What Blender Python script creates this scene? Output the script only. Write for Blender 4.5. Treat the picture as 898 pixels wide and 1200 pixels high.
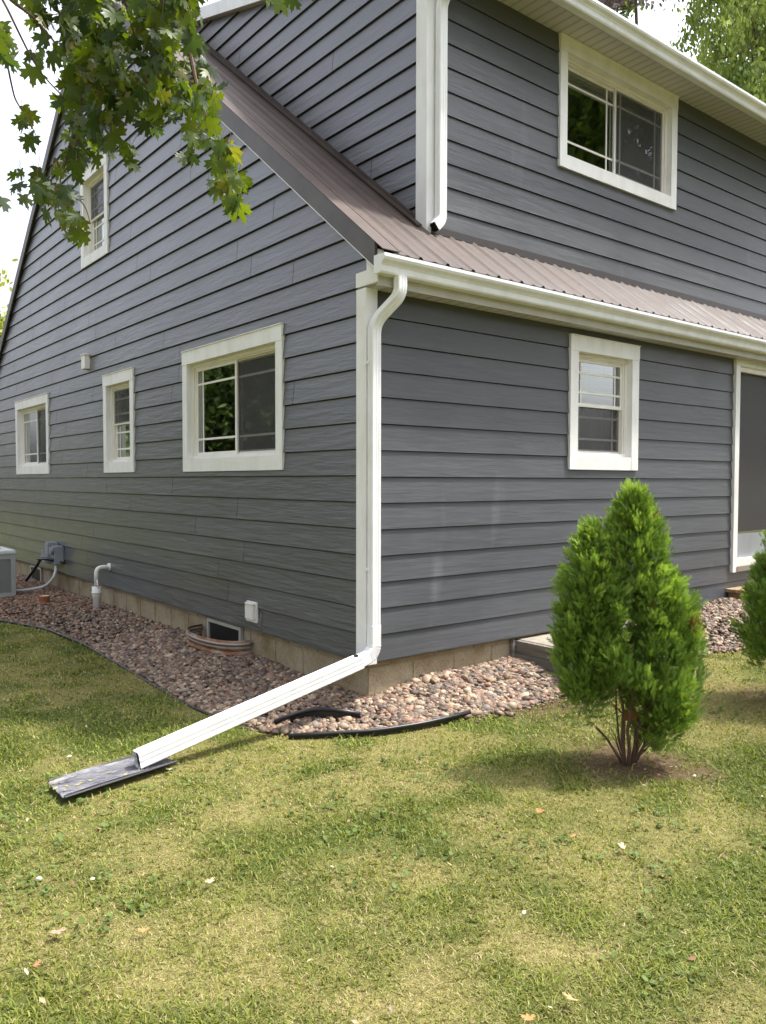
import bpy, bmesh, math, random
import numpy as np
from mathutils import Vector, Matrix, noise

random.seed(7)
rng = np.random.default_rng(7)
for o in list(bpy.data.objects):
    bpy.data.objects.remove(o)
C = bpy.context.scene.collection
scene = bpy.context.scene

# ------------------------------------------------------------------ camera
CAM = np.array([-3.2144, -4.2060, 1.2152])
RX = np.array([0.78205753, -0.62320371, 0.00177656])
UX = np.array([0.02273004, 0.03137245, 0.99924928])
FX = np.array([0.62279159, 0.78143004, -0.0387005])
cd = bpy.data.cameras.new('camera')
cam = bpy.data.objects.new('camera', cd)
C.objects.link(cam)
cd.sensor_fit = 'VERTICAL'
cd.sensor_height = 36.0
cd.sensor_width = 27.0
cd.lens = 933.5 / 1200 * 36.0
cd.clip_start = 0.05
cd.clip_end = 900
m = Matrix.Identity(4)
for i in range(3):
    m[i][0] = RX[i]; m[i][1] = UX[i]; m[i][2] = -FX[i]; m[i][3] = CAM[i]
cam.matrix_world = m
scene.camera = cam

# ------------------------------------------------------------------ light
SUN_EL, SUN_AZ = math.radians(60), math.atan2(0.90, -0.40)
world = bpy.data.worlds.new('World')
scene.world = world
world.use_nodes = True
wn = world.node_tree.nodes; wl = world.node_tree.links
bg = wn['Background']
sky = wn.new('ShaderNodeTexSky')
sky.sky_type = 'NISHITA'; sky.sun_disc = False
sky.sun_elevation = SUN_EL; sky.sun_rotation = SUN_AZ
sky.air_density = 1.6; sky.dust_density = 7.0; sky.ozone_density = 1.0
hs = wn.new('ShaderNodeHueSaturation'); hs.inputs['Saturation'].default_value = 0.22
tint = wn.new('ShaderNodeMix'); tint.data_type = 'RGBA'; tint.blend_type = 'MULTIPLY'; tint.inputs[0].default_value = 1.0
tint.inputs[7].default_value = (.97, .99, 1.10, 1)
wl.new(sky.outputs[0], hs.inputs['Color']); wl.new(hs.outputs[0], tint.inputs[6]); wl.new(tint.outputs[2], bg.inputs['Color'])
bg.inputs['Strength'].default_value = 0.15
sd = bpy.data.lights.new('sun', 'SUN')
sd.energy = 2.3; sd.angle = math.radians(3.5); sd.color = (1.0, 0.95, 0.86)
sun = bpy.data.objects.new('sun', sd); C.objects.link(sun)
SD = Vector((math.sin(SUN_AZ) * math.cos(SUN_EL), math.cos(SUN_AZ) * math.cos(SUN_EL), math.sin(SUN_EL)))
sun.rotation_euler = SD.to_track_quat('Z', 'Y').to_euler()
scene.view_settings.view_transform = 'Standard'
scene.view_settings.look = 'None'
scene.view_settings.gamma = 1.0
scene.view_settings.use_curve_mapping = False
scene.view_settings.exposure = 1.5
scene.cycles.max_bounces = 8
scene.cycles.transparent_max_bounces = 16
scene.cycles.caustics_reflective = False
scene.cycles.caustics_refractive = False

# ------------------------------------------------------------------ helpers
def tag(o, label=None, cat=None, group=None, kind=None):
    if label: o['label'] = label
    if cat: o['category'] = cat
    if group: o['group'] = group
    if kind: o['kind'] = kind
    return o

def empty(name, loc, label=None, cat=None, group=None):
    o = bpy.data.objects.new(name, None); C.objects.link(o)
    o.location = loc; o.empty_display_size = 0.2
    return tag(o, label, cat, group)

def put(name, me, mat, parent=None, smooth=False):
    o = bpy.data.objects.new(name, me); C.objects.link(o)
    if mat: me.materials.append(mat)
    if smooth:
        me.polygons.foreach_set('use_smooth', np.ones(len(me.polygons), dtype=bool))
    if parent is not None:
        o.parent = parent
        w = parent
        off = Vector((0, 0, 0))
        while w is not None:
            off += w.location; w = w.parent
        o.location = -off     # meshes are written in world coordinates
    return o

def done(bm, name, mat, parent=None, smooth=False, recalc=True):
    if recalc: bmesh.ops.recalc_face_normals(bm, faces=bm.faces)
    me = bpy.data.meshes.new(name); bm.to_mesh(me); bm.free()
    return put(name, me, mat, parent, smooth)

def box(bm, a, b):
    x0, y0, z0 = a; x1, y1, z1 = b
    v = [bm.verts.new(p) for p in ((x0,y0,z0),(x1,y0,z0),(x1,y1,z0),(x0,y1,z0),(x0,y0,z1),(x1,y0,z1),(x1,y1,z1),(x0,y1,z1))]
    for f in ((3,2,1,0),(4,5,6,7),(0,1,5,4),(1,2,6,5),(2,3,7,6),(3,0,4,7)):
        bm.faces.new([v[i] for i in f])

def poly(bm, pts):
    return bm.faces.new([bm.verts.new(p) for p in pts])

def mbox(bm, mp, s0, s1, z0, z1, n0, n1):
    cs = [mp(s, z, n) for n in (n0, n1) for z in (z0, z1) for s in (s0, s1)]
    v = [bm.verts.new(p) for p in cs]
    for f in ((0,1,3,2),(4,6,7,5),(0,4,5,1),(2,3,7,6),(0,2,6,4),(1,5,7,3)):
        bm.faces.new([v[i] for i in f])

def sweep(bm, path, prof_fn, closed=True, caps=True):
    rings = [[bm.verts.new(p) for p in prof_fn(i)] for i in range(len(path))]
    n = len(rings[0])
    for a, b in zip(rings, rings[1:]):
        for i in range(n if closed else n - 1):
            j = (i + 1) % n
            bm.faces.new((a[i], a[j], b[j], b[i]))
    if caps and closed:
        bm.faces.new(rings[0]); bm.faces.new(rings[-1])
    return rings

def smooth_path(pts, r=0.06, n=5):
    pts = [Vector(p) for p in pts]
    out = [pts[0]]
    for a, b, c in zip(pts, pts[1:], pts[2:]):
        d1 = (a - b); d2 = (c - b)
        rr = min(r, d1.length * .45, d2.length * .45)
        p0 = b + d1.normalized() * rr; p2 = b + d2.normalized() * rr
        for k in range(n + 1):
            t = k / n
            out.append(p0 * (1 - t) ** 2 + b * 2 * t * (1 - t) + p2 * t * t)
    out.append(pts[-1])
    return out

def tube(bm, path, rad, seg=8, caps=True):
    path = [Vector(p) for p in path]
    rad = rad if isinstance(rad, (list, tuple)) else [rad] * len(path)
    t0 = (path[1] - path[0]).normalized()
    up = Vector((0, 0, 1)) if abs(t0.z) < .9 else Vector((1, 0, 0))
    s = t0.cross(up).normalized()
    frames = []
    for i, p in enumerate(path):
        a = path[max(i - 1, 0)]; b = path[min(i + 1, len(path) - 1)]
        t = (b - a).normalized()
        s = (s - t * s.dot(t)).normalized()
        frames.append((p, s.copy(), t.cross(s)))
    sweep(bm, path, lambda i: [frames[i][0] + (frames[i][1] * math.cos(2 * math.pi * k / seg) + frames[i][2] * math.sin(2 * math.pi * k / seg)) * rad[i] for k in range(seg)], True, caps)

def recttube(bm, path, w, d, side=(0, 1, 0), rib=0.0, caps=True, rad=0.008):
    """rectangular duct; `side` is the fixed width axis (w along side), d in the bend plane"""
    path = [Vector(p) for p in path]
    side = Vector(side)
    def ring(i):
        a = path[max(i - 1, 0)]; b = path[min(i + 1, len(path) - 1)]
        t = (b - a).normalized()
        s = (side - t * side.dot(t)).normalized()
        u = t.cross(s)
        p = path[i]
        hw, hd = w / 2, d / 2
        k = rad
        loc = []
        base = [(hw, -hd + k), (hw, hd - k), (hw - k, hd), (-hw + k, hd), (-hw, hd - k), (-hw, -hd + k), (-hw + k, -hd), (hw - k, -hd)]
        if rib:
            # shallow corrugation on the broad faces
            base = []
            for sx in (1, -1):
                ys = np.linspace(-hd + k, hd - k, 7) * sx
                for j, y in enumerate(ys):
                    base.append((sx * (hw - (rib if j in (2, 4) else 0)), y))
                xs = np.linspace(hw - k, -hw + k, 7) * sx
                for j, x in enumerate(xs):
                    base.append((x, sx * (hd - (rib if j in (2, 4) else 0))))
        return [p + s * x + u * y for x, y in base]
    sweep(bm, path, ring, True, caps)

def mesh_arrays(name, V, F, cols=None):
    """V (n,3), F (m,k) all same polygon size"""
    me = bpy.data.meshes.new(name)
    V = np.ascontiguousarray(V, dtype=np.float32); F = np.ascontiguousarray(F, dtype=np.int32)
    me.vertices.add(len(V)); me.vertices.foreach_set('co', V.ravel())
    k = F.shape[1]
    me.loops.add(F.size); me.loops.foreach_set('vertex_index', F.ravel())
    me.polygons.add(len(F))
    me.polygons.foreach_set('loop_start', np.arange(0, F.size, k, dtype=np.int32))
    me.polygons.foreach_set('loop_total', np.full(len(F), k, dtype=np.int32))
    if cols is not None:
        at = me.color_attributes.new('Col', 'FLOAT_COLOR', 'POINT')
        c4 = np.ones((len(V), 4), dtype=np.float32); c4[:, :3] = cols
        at.data.foreach_set('color', c4.ravel())
    me.update(calc_edges=True)
    return me

def scatter(name, TV, TF, P, R, S, cols):
    """copies of template (TV,TF) at P with rotation R (n,3,3) and scale S (n,) or (n,3)"""
    n = len(P); k = len(TV)
    S = np.asarray(S)
    if S.ndim == 1: S = np.repeat(S[:, None], 3, 1)
    V = np.einsum('nij,nkj->nki', R, TV[None] * S[:, None, :]) + P[:, None, :]
    F = (TF[None] + (np.arange(n) * k)[:, None, None]).reshape(-1, TF.shape[1])
    return mesh_arrays(name, V.reshape(-1, 3), F, np.repeat(cols, k, 0))

def rot_from(axis_y, normal_hint):
    """columns x,y,z with y = axis_y and z near normal_hint"""
    y = axis_y / np.linalg.norm(axis_y, axis=1, keepdims=True)
    x = np.cross(y, normal_hint); x /= np.linalg.norm(x, axis=1, keepdims=True) + 1e-9
    z = np.cross(x, y)
    return np.stack([x, y, z], axis=2)

def unit(n):
    v = rng.normal(size=(n, 3)); return v / np.linalg.norm(v, axis=1, keepdims=True)

_lat = rng.random((64, 64))
def vnoise(x, y):
    x = np.asarray(x); y = np.asarray(y)
    xi = np.floor(x).astype(int); yi = np.floor(y).astype(int)
    fx = x - xi; fy = y - yi
    fx = fx * fx * (3 - 2 * fx); fy = fy * fy * (3 - 2 * fy)
    g = lambda a, b: _lat[a % 64, b % 64]
    return (g(xi, yi) * (1 - fx) + g(xi + 1, yi) * fx) * (1 - fy) + (g(xi, yi + 1) * (1 - fx) + g(xi + 1, yi + 1) * fx) * fy
def fbm(x, y, o=4):
    s = 0; a = .5; t = 0
    for i in range(o):
        s = s + a * vnoise(x * 2 ** i + 13.7 * i, y * 2 ** i + 7.3 * i); t += a; a *= .5
    return s / t

def W(px, py, d):
    """world point seen at photo pixel (898x1200 frame) at depth d"""
    return CAM + d * (FX + RX * ((px - 449) / 933.5) - UX * ((py - 600) / 933.5))

# ------------------------------------------------------------------ materials
def mat(name, color=(.5, .5, .5), rough=.5, spec=.5, metal=0.0):
    mt = bpy.data.materials.new(name); mt.use_nodes = True
    b = mt.node_tree.nodes['Principled BSDF']
    b.inputs['Base Color'].default_value = (*color, 1)
    b.inputs['Roughness'].default_value = rough
    b.inputs['Specular IOR Level'].default_value = spec
    b.inputs['Metallic'].default_value = metal
    return mt, mt.node_tree.nodes, mt.node_tree.links, b

def tex(nd, ln, scale, detail=4, mapping=None, rough=.6, coord='Object'):
    tc = nd.new('ShaderNodeTexCoord'); mp = nd.new('ShaderNodeMapping')
    if mapping: mp.inputs['Scale'].default_value = mapping
    ln.new(tc.outputs[coord], mp.inputs[0])
    t = nd.new('ShaderNodeTexNoise'); t.inputs['Scale'].default_value = scale
    t.inputs['Detail'].default_value = detail; t.inputs['Roughness'].default_value = rough
    ln.new(mp.outputs[0], t.inputs['Vector'])
    return t

def ramp(nd, ln, src, stops):
    r = nd.new('ShaderNodeValToRGB')
    els = r.color_ramp.elements
    while len(els) < len(stops): els.new(.5)
    for e, (p, c) in zip(els, stops):
        e.position = p; e.color = (*c, 1) if len(c) == 3 else c
    ln.new(src, r.inputs[0]); return r

def bump(nd, ln, src, bsdf, strength, dist):
    b = nd.new('ShaderNodeBump'); b.inputs['Strength'].default_value = strength; b.inputs['Distance'].default_value = dist
    ln.new(src, b.inputs['Height']); ln.new(b.outputs[0], bsdf.inputs['Normal']); return b

def mixc(nd, ln, a, b, fac, mode='MIX'):
    mx = nd.new('ShaderNodeMix'); mx.data_type = 'RGBA'; mx.blend_type = mode
    for v, i in ((fac, 0), (a, 6), (b, 7)):
        if hasattr(v, 'is_linked') or isinstance(v, bpy.types.NodeSocket): ln.new(v, mx.inputs[i])
        elif isinstance(v, (int, float)): mx.inputs[i].default_value = v
        else: mx.inputs[i].default_value = (*v, 1)
    return mx.outputs[2]

def siding_mat(name, mapping, base, bstr, sun_streaks=False, spec=.5, ro=(.42, .56), coat=0):
    mt, nd, ln, b = mat(name, base, .5, spec)
    grain = tex(nd, ln, 9, 6, mapping, .62)
    broad = tex(nd, ln, 1.3, 3, (1, 1, 1.6))
    at = nd.new('ShaderNodeVertexColor'); at.layer_name = 'Col'
    r1 = ramp(nd, ln, broad.outputs[0], [(.3, tuple(c * .86 for c in base)), (.7, tuple(c * 1.14 for c in base))])
    col = mixc(nd, ln, r1.outputs[0], at.outputs[0], 1.0, 'MULTIPLY')
    # chalky weathering rubbed along the grain
    ch = ramp(nd, ln, grain.outputs[0], [(.52, (0, 0, 0)), (.75, (1, 1, 1))])
    ml = nd.new('ShaderNodeMath'); ml.operation = 'MULTIPLY'; ml.inputs[1].default_value = .22
    ln.new(ch.outputs[0], ml.inputs[0])
    col = mixc(nd, ln, col, tuple(min(1, c * 1.9) for c in base), ml.outputs[0])
    if sun_streaks:
        st = tex(nd, ln, 1.0, 3, (2.6, 1, .55))
        sr = ramp(nd, ln, st.outputs[0], [(.64, (0, 0, 0)), (.76, (1, 1, 1))])
        m2 = nd.new('ShaderNodeMath'); m2.operation = 'MULTIPLY'; m2.inputs[1].default_value = .20
        ln.new(sr.outputs[0], m2.inputs[0])
        col = mixc(nd, ln, col, (.26, .27, .29), m2.outputs[0])  # pale streaks of dappled sun mixed into the siding colour
    ln.new(col, b.inputs['Base Color'])
    rr = ramp(nd, ln, broad.outputs[0], [(.3, (ro[0],) * 3), (.7, (ro[1],) * 3)])
    ln.new(rr.outputs[0], b.inputs['Roughness'])
    bump(nd, ln, grain.outputs[0], b, bstr, .010)
    if coat: b.inputs['Coat Weight'].default_value = coat; b.inputs['Coat Roughness'].default_value = .22
    return mt

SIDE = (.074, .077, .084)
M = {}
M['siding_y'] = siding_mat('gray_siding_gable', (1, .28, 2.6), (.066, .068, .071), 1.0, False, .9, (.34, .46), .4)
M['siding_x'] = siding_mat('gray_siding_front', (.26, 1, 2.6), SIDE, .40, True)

def white_mat(name, col, rough=.42, dirt=.12, bs=.12):
    mt, nd, ln, b = mat(name, col, rough, .5)
    t = tex(nd, ln, 7, 5, (1, 1, .35)); t2 = tex(nd, ln, 60, 3)
    r = ramp(nd, ln, t.outputs[0], [(.42, col), (.75, tuple(c * (1 - dirt) * (1, .985, .95)[i] for i, c in enumerate(col)))])
    ln.new(r.outputs[0], b.inputs['Base Color'])
    bump(nd, ln, t2.outputs[0], b, bs, .002)
    return mt
M['trim'] = white_mat('painted_trim', (.84, .83, .81), .45, .14, .25)
M['metal_white'] = white_mat('white_aluminium', (.82, .82, .82), .33, .16, .04)
M['gutter'] = white_mat('gutter_paint', (.83, .84, .85), .32, .14, .03)
M['vinyl'] = white_mat('window_vinyl', (.82, .79, .74), .4, .1, .02)
M['soffit'] = None
mt, nd, ln, b = mat('soffit_panel', (.50, .47, .42), .5)
wv = nd.new('ShaderNodeTexWave'); wv.wave_type = 'BANDS'; wv.bands_direction = 'X'; wv.inputs['Scale'].default_value = 3.2
tc = nd.new('ShaderNodeTexCoord'); ln.new(tc.outputs['Object'], wv.inputs[0])
r = ramp(nd, ln, wv.outputs[0], [(.0, (.34, .33, .32)), (.10, (.54, .53, .51)), (1, (.58, .57, .55))])
ln.new(r.outputs[0], b.inputs['Base Color']); bump(nd, ln, r.outputs[0], b, .6, .006)
M['soffit'] = mt

mt, nd, ln, b = mat('metal_roof', (.2, .15, .14), .6, .22)
t = tex(nd, ln, 3, 5); t2 = tex(nd, ln, 40, 4)
r = ramp(nd, ln, t.outputs[0], [(.3, (.052, .037, .030)), (.72, (.088, .065, .053))])
r2 = ramp(nd, ln, t2.outputs[0], [(.30, (.55, .5, .45)), (.42, (1, 1, 1))])
ln.new(mixc(nd, ln, r.outputs[0], r2.outputs[0], 1.0, 'MULTIPLY'), b.inputs['Base Color'])
rr = ramp(nd, ln, t.outputs[0], [(.3, (.50,) * 3), (.7, (.66,) * 3)]); ln.new(rr.outputs[0], b.inputs['Roughness'])
M['roof'] = mt
mt, nd, ln, b = mat('rake_metal', (.095, .088, .085), .45)
t = tex(nd, ln, 5, 4); r = ramp(nd, ln, t.outputs[0], [(.3, (.066, .055, .050)), (.7, (.098, .084, .076))]); ln.new(r.outputs[0], b.inputs['Base Color'])
M['rake'] = mt
M['flash'] = mat('dark_flashing', (.035, .028, .027), .5)[0]
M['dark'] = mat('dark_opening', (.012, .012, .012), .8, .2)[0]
M['room'] = mat('room_inside', (.05, .045, .04), .9, .1)[0]

mt, nd, ln, b = mat('concrete_block', (.33, .28, .2), .85, .25)
t = tex(nd, ln, 4, 6); t2 = tex(nd, ln, 70, 4)
r = ramp(nd, ln, t.outputs[0], [(.28, (.24, .175, .095)), (.5, (.36, .295, .195)), (.72, (.43, .375, .275))])
r2 = ramp(nd, ln, t2.outputs[0], [(.3, (.7, .68, .62)), (.6, (1, 1, 1))])
ln.new(mixc(nd, ln, r.outputs[0], r2.outputs[0], 1.0, 'MULTIPLY'), b.inputs['Base Color'])
bump(nd, ln, t2.outputs[0], b, .6, .005)
M['block'] = mt

def wood(name, c1, c2, mapping):
    mt, nd, ln, b = mat(name, c1, .75, .25)
    t = tex(nd, ln, 6, 7, mapping, .65)
    r = ramp(nd, ln, t.outputs[0], [(.3, c1), (.7, c2)]); ln.new(r.outputs[0], b.inputs['Base Color'])
    bump(nd, ln, t.outputs[0], b, .5, .004); return mt
M['graywood'] = wood('weathered_wood', (.10, .09, .075), (.24, .22, .19), (1, .4, 5))
M['stepwood'] = wood('treated_wood', (.20, .125, .06), (.42, .30, .17), (.5, 2, 5))
M['bark'] = wood('bark', (.07, .045, .03), (.18, .13, .09), (4, 4, .7))
M['twig'] = wood('twig_bark', (.065, .036, .024), (.17, .10, .068), (4, 4, 1))
M['cutwood'] = wood('cut_wood', (.16, .045, .018), (.30, .10, .045), (5, 5, 2))
M['cuttop'] = wood('cut_wood_top', (.55, .38, .22), (.66, .50, .32), (5, 5, 5))

mt, nd, ln, b = mat('concrete_pad', (.4, .37, .31), .8, .3)
t = tex(nd, ln, 9, 6); r = ramp(nd, ln, t.outputs[0], [(.3, (.21, .185, .14)), (.7, (.31, .28, .22))]); ln.new(r.outputs[0], b.inputs['Base Color'])
bump(nd, ln, t.outputs[0], b, .3, .004); M['pad'] = mt

def attr_mat(name, rough=.7, transl=0.0, spec=.3, noise_amt=0.0, nscale=60, bstr=0.0, gain=1.0):
    mt, nd, ln, b = mat(name, (.2, .2, .2), rough, spec)
    at = nd.new('ShaderNodeVertexColor'); at.layer_name = 'Col'
    col = at.outputs[0]
    if noise_amt:
        t = tex(nd, ln, nscale, 4)
        r = ramp(nd, ln, t.outputs[0], [(.3, (1 - noise_amt,) * 3), (.7, (1 + noise_amt,) * 3)])
        col = mixc(nd, ln, col, r.outputs[0], 1.0, 'MULTIPLY')
        if bstr: bump(nd, ln, t.outputs[0], b, bstr, .004)
    ln.new(col, b.inputs['Base Color'])
    if transl:
        out = nd['Material Output']
        tr = nd.new('ShaderNodeBsdfTranslucent'); mx = nd.new('ShaderNodeMixShader'); mx.inputs[0].default_value = transl
        g = nd.new('ShaderNodeHueSaturation'); g.inputs['Value'].default_value = 1.5; g.inputs['Hue'].default_value = .485; g.inputs['Saturation'].default_value = 1.1
        ln.new(col, g.inputs['Color']); ln.new(g.outputs[0], tr.inputs[0])
        ln.new(b.outputs[0], mx.inputs[1]); ln.new(tr.outputs[0], mx.inputs[2]); ln.new(mx.outputs[0], out.inputs[0])
    return mt
M['leaf'] = attr_mat('maple_leaf', .42, .50, .45)
M['farleaf'] = attr_mat('tree_foliage', .6, .35, .25)
M['cedar'] = attr_mat('cedar_foliage', .55, .26, .3)
M['grass'] = attr_mat('grass_blades', .6, .30, .25)
M['stone'] = attr_mat('river_stone', .62, 0, .4, .22, 45, .35)
M['litter'] = attr_mat('dry_leaf', .7, .2, .2)

mt, nd, ln, b = mat('lawn_soil', (.2, .18, .1), .95, .1)
at = nd.new('ShaderNodeVertexColor'); at.layer_name = 'Col'
t = tex(nd, ln, 28, 8, None, .7); t2 = tex(nd, ln, 160, 4)
r = ramp(nd, ln, t.outputs[0], [(.3, (.62, .6, .55)), (.7, (1.35, 1.35, 1.25))])
r2 = ramp(nd, ln, t2.outputs[0], [(.3, (.55, .55, .5)), (.7, (1.4, 1.4, 1.35))])
c1 = mixc(nd, ln, at.outputs[0], r.outputs[0], 1.0, 'MULTIPLY'); c2 = mixc(nd, ln, c1, r2.outputs[0], 1.0, 'MULTIPLY')
ln.new(c2, b.inputs['Base Color']); bump(nd, ln, t2.outputs[0], b, .9, .012)
M['ground'] = mt

def glass_mat():
    mt = bpy.data.materials.new('window_glass'); mt.use_nodes = True
    nd = mt.node_tree.nodes; ln = mt.node_tree.links; nd.remove(nd['Principled BSDF'])
    g = nd.new('ShaderNodeBsdfGlossy'); g.inputs['Roughness'].default_value = .015; g.inputs[0].default_value = (.95, .97, .96, 1)
    tr = nd.new('ShaderNodeBsdfTransparent'); tr.inputs[0].default_value = (.74, .78, .76, 1)
    lw = nd.new('ShaderNodeLayerWeight'); lw.inputs[0].default_value = .5
    pw = nd.new('ShaderNodeMath'); pw.operation = 'POWER'; pw.inputs[1].default_value = 2.2; ln.new(lw.outputs['Facing'], pw.inputs[0])
    fr = nd.new('ShaderNodeMath'); fr.operation = 'MULTIPLY_ADD'; fr.inputs[1].default_value = .85; fr.inputs[2].default_value = .07; ln.new(pw.outputs[0], fr.inputs[0])
    t = tex(nd, ln, 1.6, 2); bp = nd.new('ShaderNodeBump'); bp.inputs['Strength'].default_value = .05; bp.inputs['Distance'].default_value = .02
    ln.new(t.outputs[0], bp.inputs['Height']); ln.new(bp.outputs[0], g.inputs['Normal'])
    mx = nd.new('ShaderNodeMixShader'); ln.new(fr.outputs[0], mx.inputs[0]); ln.new(tr.outputs[0], mx.inputs[1]); ln.new(g.outputs[0], mx.inputs[2])
    ln.new(mx.outputs[0], nd['Material Output'].inputs[0]); return mt
M['glass'] = glass_mat()
def screen_mat():
    mt = bpy.data.materials.new('insect_screen'); mt.use_nodes = True
    nd = mt.node_tree.nodes; ln = mt.node_tree.links; b = nd['Principled BSDF']
    b.inputs['Base Color'].default_value = (.055, .052, .05, 1); b.inputs['Roughness'].default_value = .6
    tr = nd.new('ShaderNodeBsdfTransparent'); mx = nd.new('ShaderNodeMixShader'); mx.inputs[0].default_value = .64
    ln.new(b.outputs[0], mx.inputs[1]); ln.new(tr.outputs[0], mx.inputs[2]); ln.new(mx.outputs[0], nd['Material Output'].inputs[0]); return mt
M['screen'] = screen_mat()
M['door_screen'] = screen_mat(); M['door_screen'].node_tree.nodes['Mix Shader'].inputs[0].default_value = .34
mt, nd, ln, b = mat('curtain_cloth', (.55, .53, .50), .9, .1)
wv = nd.new('ShaderNodeTexWave'); wv.wave_type = 'BANDS'; wv.inputs['Scale'].default_value = 5; wv.inputs['Distortion'].default_value = 2
mpn = nd.new('ShaderNodeMapping'); mpn.inputs['Scale'].default_value = (1, 1, .02); tc = nd.new('ShaderNodeTexCoord')
ln.new(tc.outputs['Object'], mpn.inputs[0]); ln.new(mpn.outputs[0], wv.inputs[0]); bump(nd, ln, wv.outputs[0], b, .8, .03); M['curtain'] = mt
mt, nd, ln, b = mat('blind_slats', (.27, .31, .27), .6, .2)
wv = nd.new('ShaderNodeTexWave'); wv.wave_type = 'BANDS'; wv.bands_direction = 'Z'; wv.inputs['Scale'].default_value = 12
tc = nd.new('ShaderNodeTexCoord'); ln.new(tc.outputs['Object'], wv.inputs[0]); bump(nd, ln, wv.outputs[0], b, .6, .02); M['blind'] = mt
M['dull_glass'] = mat('opaque_dark_glass', (.022, .022, .020), .35, .25)[0]  # opaque dark pane with little reflection
M['fascia'] = white_mat('fascia_paint', (.50, .48, .44), .5, .15)
M['frame_dull'] = white_mat('dull_frame', (.42, .40, .35), .5, .25)
M['plastic_black'] = mat('black_plastic', (.012, .012, .013), .38, .5)[0]
mt, nd, ln, b = mat('rusty_steel', (.3, .28, .25), .6, .4, .3)
t = tex(nd, ln, 6, 6, (1, 1, 3)); r = ramp(nd, ln, t.outputs[0], [(.36, (.34, .32, .28)), (.52, (.24, .11, .05)), (.7, (.16, .06, .03))])
ln.new(r.outputs[0], b.inputs['Base Color']); M['rust'] = mt
M['zinc'] = mat('galvanised_rim', (.30, .27, .23), .5, .4, .5)[0]
mt, nd, ln, b = mat('splash_vinyl', (.16, .16, .19), .45, .4)
t = tex(nd, ln, 30, 8, (.5, 1.6, 1), .75); r = ramp(nd, ln, t.outputs[0], [(.36, (.10, .10, .125)), (.50, (.24, .24, .27)), (.60, (.34, .33, .33)), (.68, (.40, .38, .20))]); bump(nd, ln, t.outputs[0], b, .5, .004)
ln.new(r.outputs[0], b.inputs['Base Color']); M['splash'] = mt
M['splash_edge'] = mat('splash_edge', (.06, .06, .065), .6, .3)[0]
M['debris'] = mat('yellow_debris', (.30, .27, .12), .8, .2)[0]
M['ac_body'] = white_mat('painted_steel_gray', (.36, .37, .35), .5, .2)
M['ac_top'] = white_mat('painted_steel_light', (.66, .68, .66), .45, .2)
M['ac_dark'] = mat('coil_dark', (.09, .10, .095), .7)[0]
M['meter'] = white_mat('meter_gray', (.26, .28, .30), .5, .2)
M['pvc'] = white_mat('pvc_plastic', (.74, .72, .67), .4, .16)
M['conduit'] = white_mat('conduit_gray', (.50, .50, .48), .5, .2)
M['tagc'] = mat('orange_tag', (.32, .15, .035), .6)[0]
M['wire'] = mat('power_cable', (.45, .46, .48), .6)[0]

# ------------------------------------------------------------------ ground
EDGE = np.array([(-7, 6.9), (-4, 6.5), (-2.2, 6.05), (-1.5, 5.6), (-1.1, 5.16), (-.86, 4.3), (-.79, 3.34), (-.84, 1.9), (-.89, .9), (-.88, .45), (-.76, -.05), (-.33, -.43), (.43, -.57), (1.2, -.62), (2.05, -.64), (3.1, -.72), (3.7, -.85), (7.0, -1.0)])
BEDPOLY = np.vstack([EDGE, [(7.0, .5), (.3, .5), (.3, 9.5), (-7, 9.5)]])
def in_bed(x, y):
    x = np.asarray(x, float); y = np.asarray(y, float)
    c = np.zeros(x.shape, bool); n = len(BEDPOLY)
    for i in range(n):
        x1, y1 = BEDPOLY[i]; x2, y2 = BEDPOLY[(i + 1) % n]
        k = ((y1 > y) != (y2 > y)) & (x < (x2 - x1) * (y - y1) / (y2 - y1 + 1e-12) + x1)
        c ^= k
    return c
def d_edge(x, y):
    x = np.asarray(x, float); y = np.asarray(y, float); d = np.full(x.shape, 1e9)
    for (x1, y1), (x2, y2) in zip(EDGE, EDGE[1:]):
        vx, vy = x2 - x1, y2 - y1; t = np.clip(((x - x1) * vx + (y - y1) * vy) / (vx * vx + vy * vy), 0, 1)
        d = np.minimum(d, np.hypot(x - x1 - t * vx, y - y1 - t * vy))
    return d
def sst(t): t = np.clip(t, 0, 1); return t * t * (3 - 2 * t)
def lawn_z(x, y):
    return -.32 + .045 * np.clip(x - 1.0, 0, 5) + .022 * (fbm(x * .9, y * .9, 3) - .5)
def ground_z(x, y):
    x = np.asarray(x, float); y = np.asarray(y, float)
    z = lawn_z(x, y); b = in_bed(x, y); d = d_edge(x, y)
    A = np.where(y > 0.05, .060 + .025 * sst(y - .6), np.interp(x, [-.5, .1, .6, 1.5, 3.0, 4.5], [.04, .055, .135, .120, .15, .17]))
    return z + np.where(b, A * sst(d / .5), 0) - .012 * b
def axis(lo, hi, step, far):
    a = np.arange(lo, hi + 1e-6, step); e = [10, 14, 20, 30, 50, 90, 160, 400]
    return np.concatenate([sorted(lo - np.array(e) + 6), a, hi + np.array(e) - 6])
gx = axis(-6.0, 7.0, .05, 0); gy = axis(-5.5, 9.0, .05, 0)
GX, GY = np.meshgrid(gx, gy, indexing='ij')
near = (GX > -6.1) & (GX < 7.1) & (GY > -5.6) & (GY < 9.1)
GZ = np.where(near, ground_z(GX, GY), lawn_z(np.clip(GX, -6, 7), np.clip(GY, -5, 9)))
TREE1 = np.array([.495, -1.69]); TREE2 = np.array([2.28, -1.80])
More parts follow.
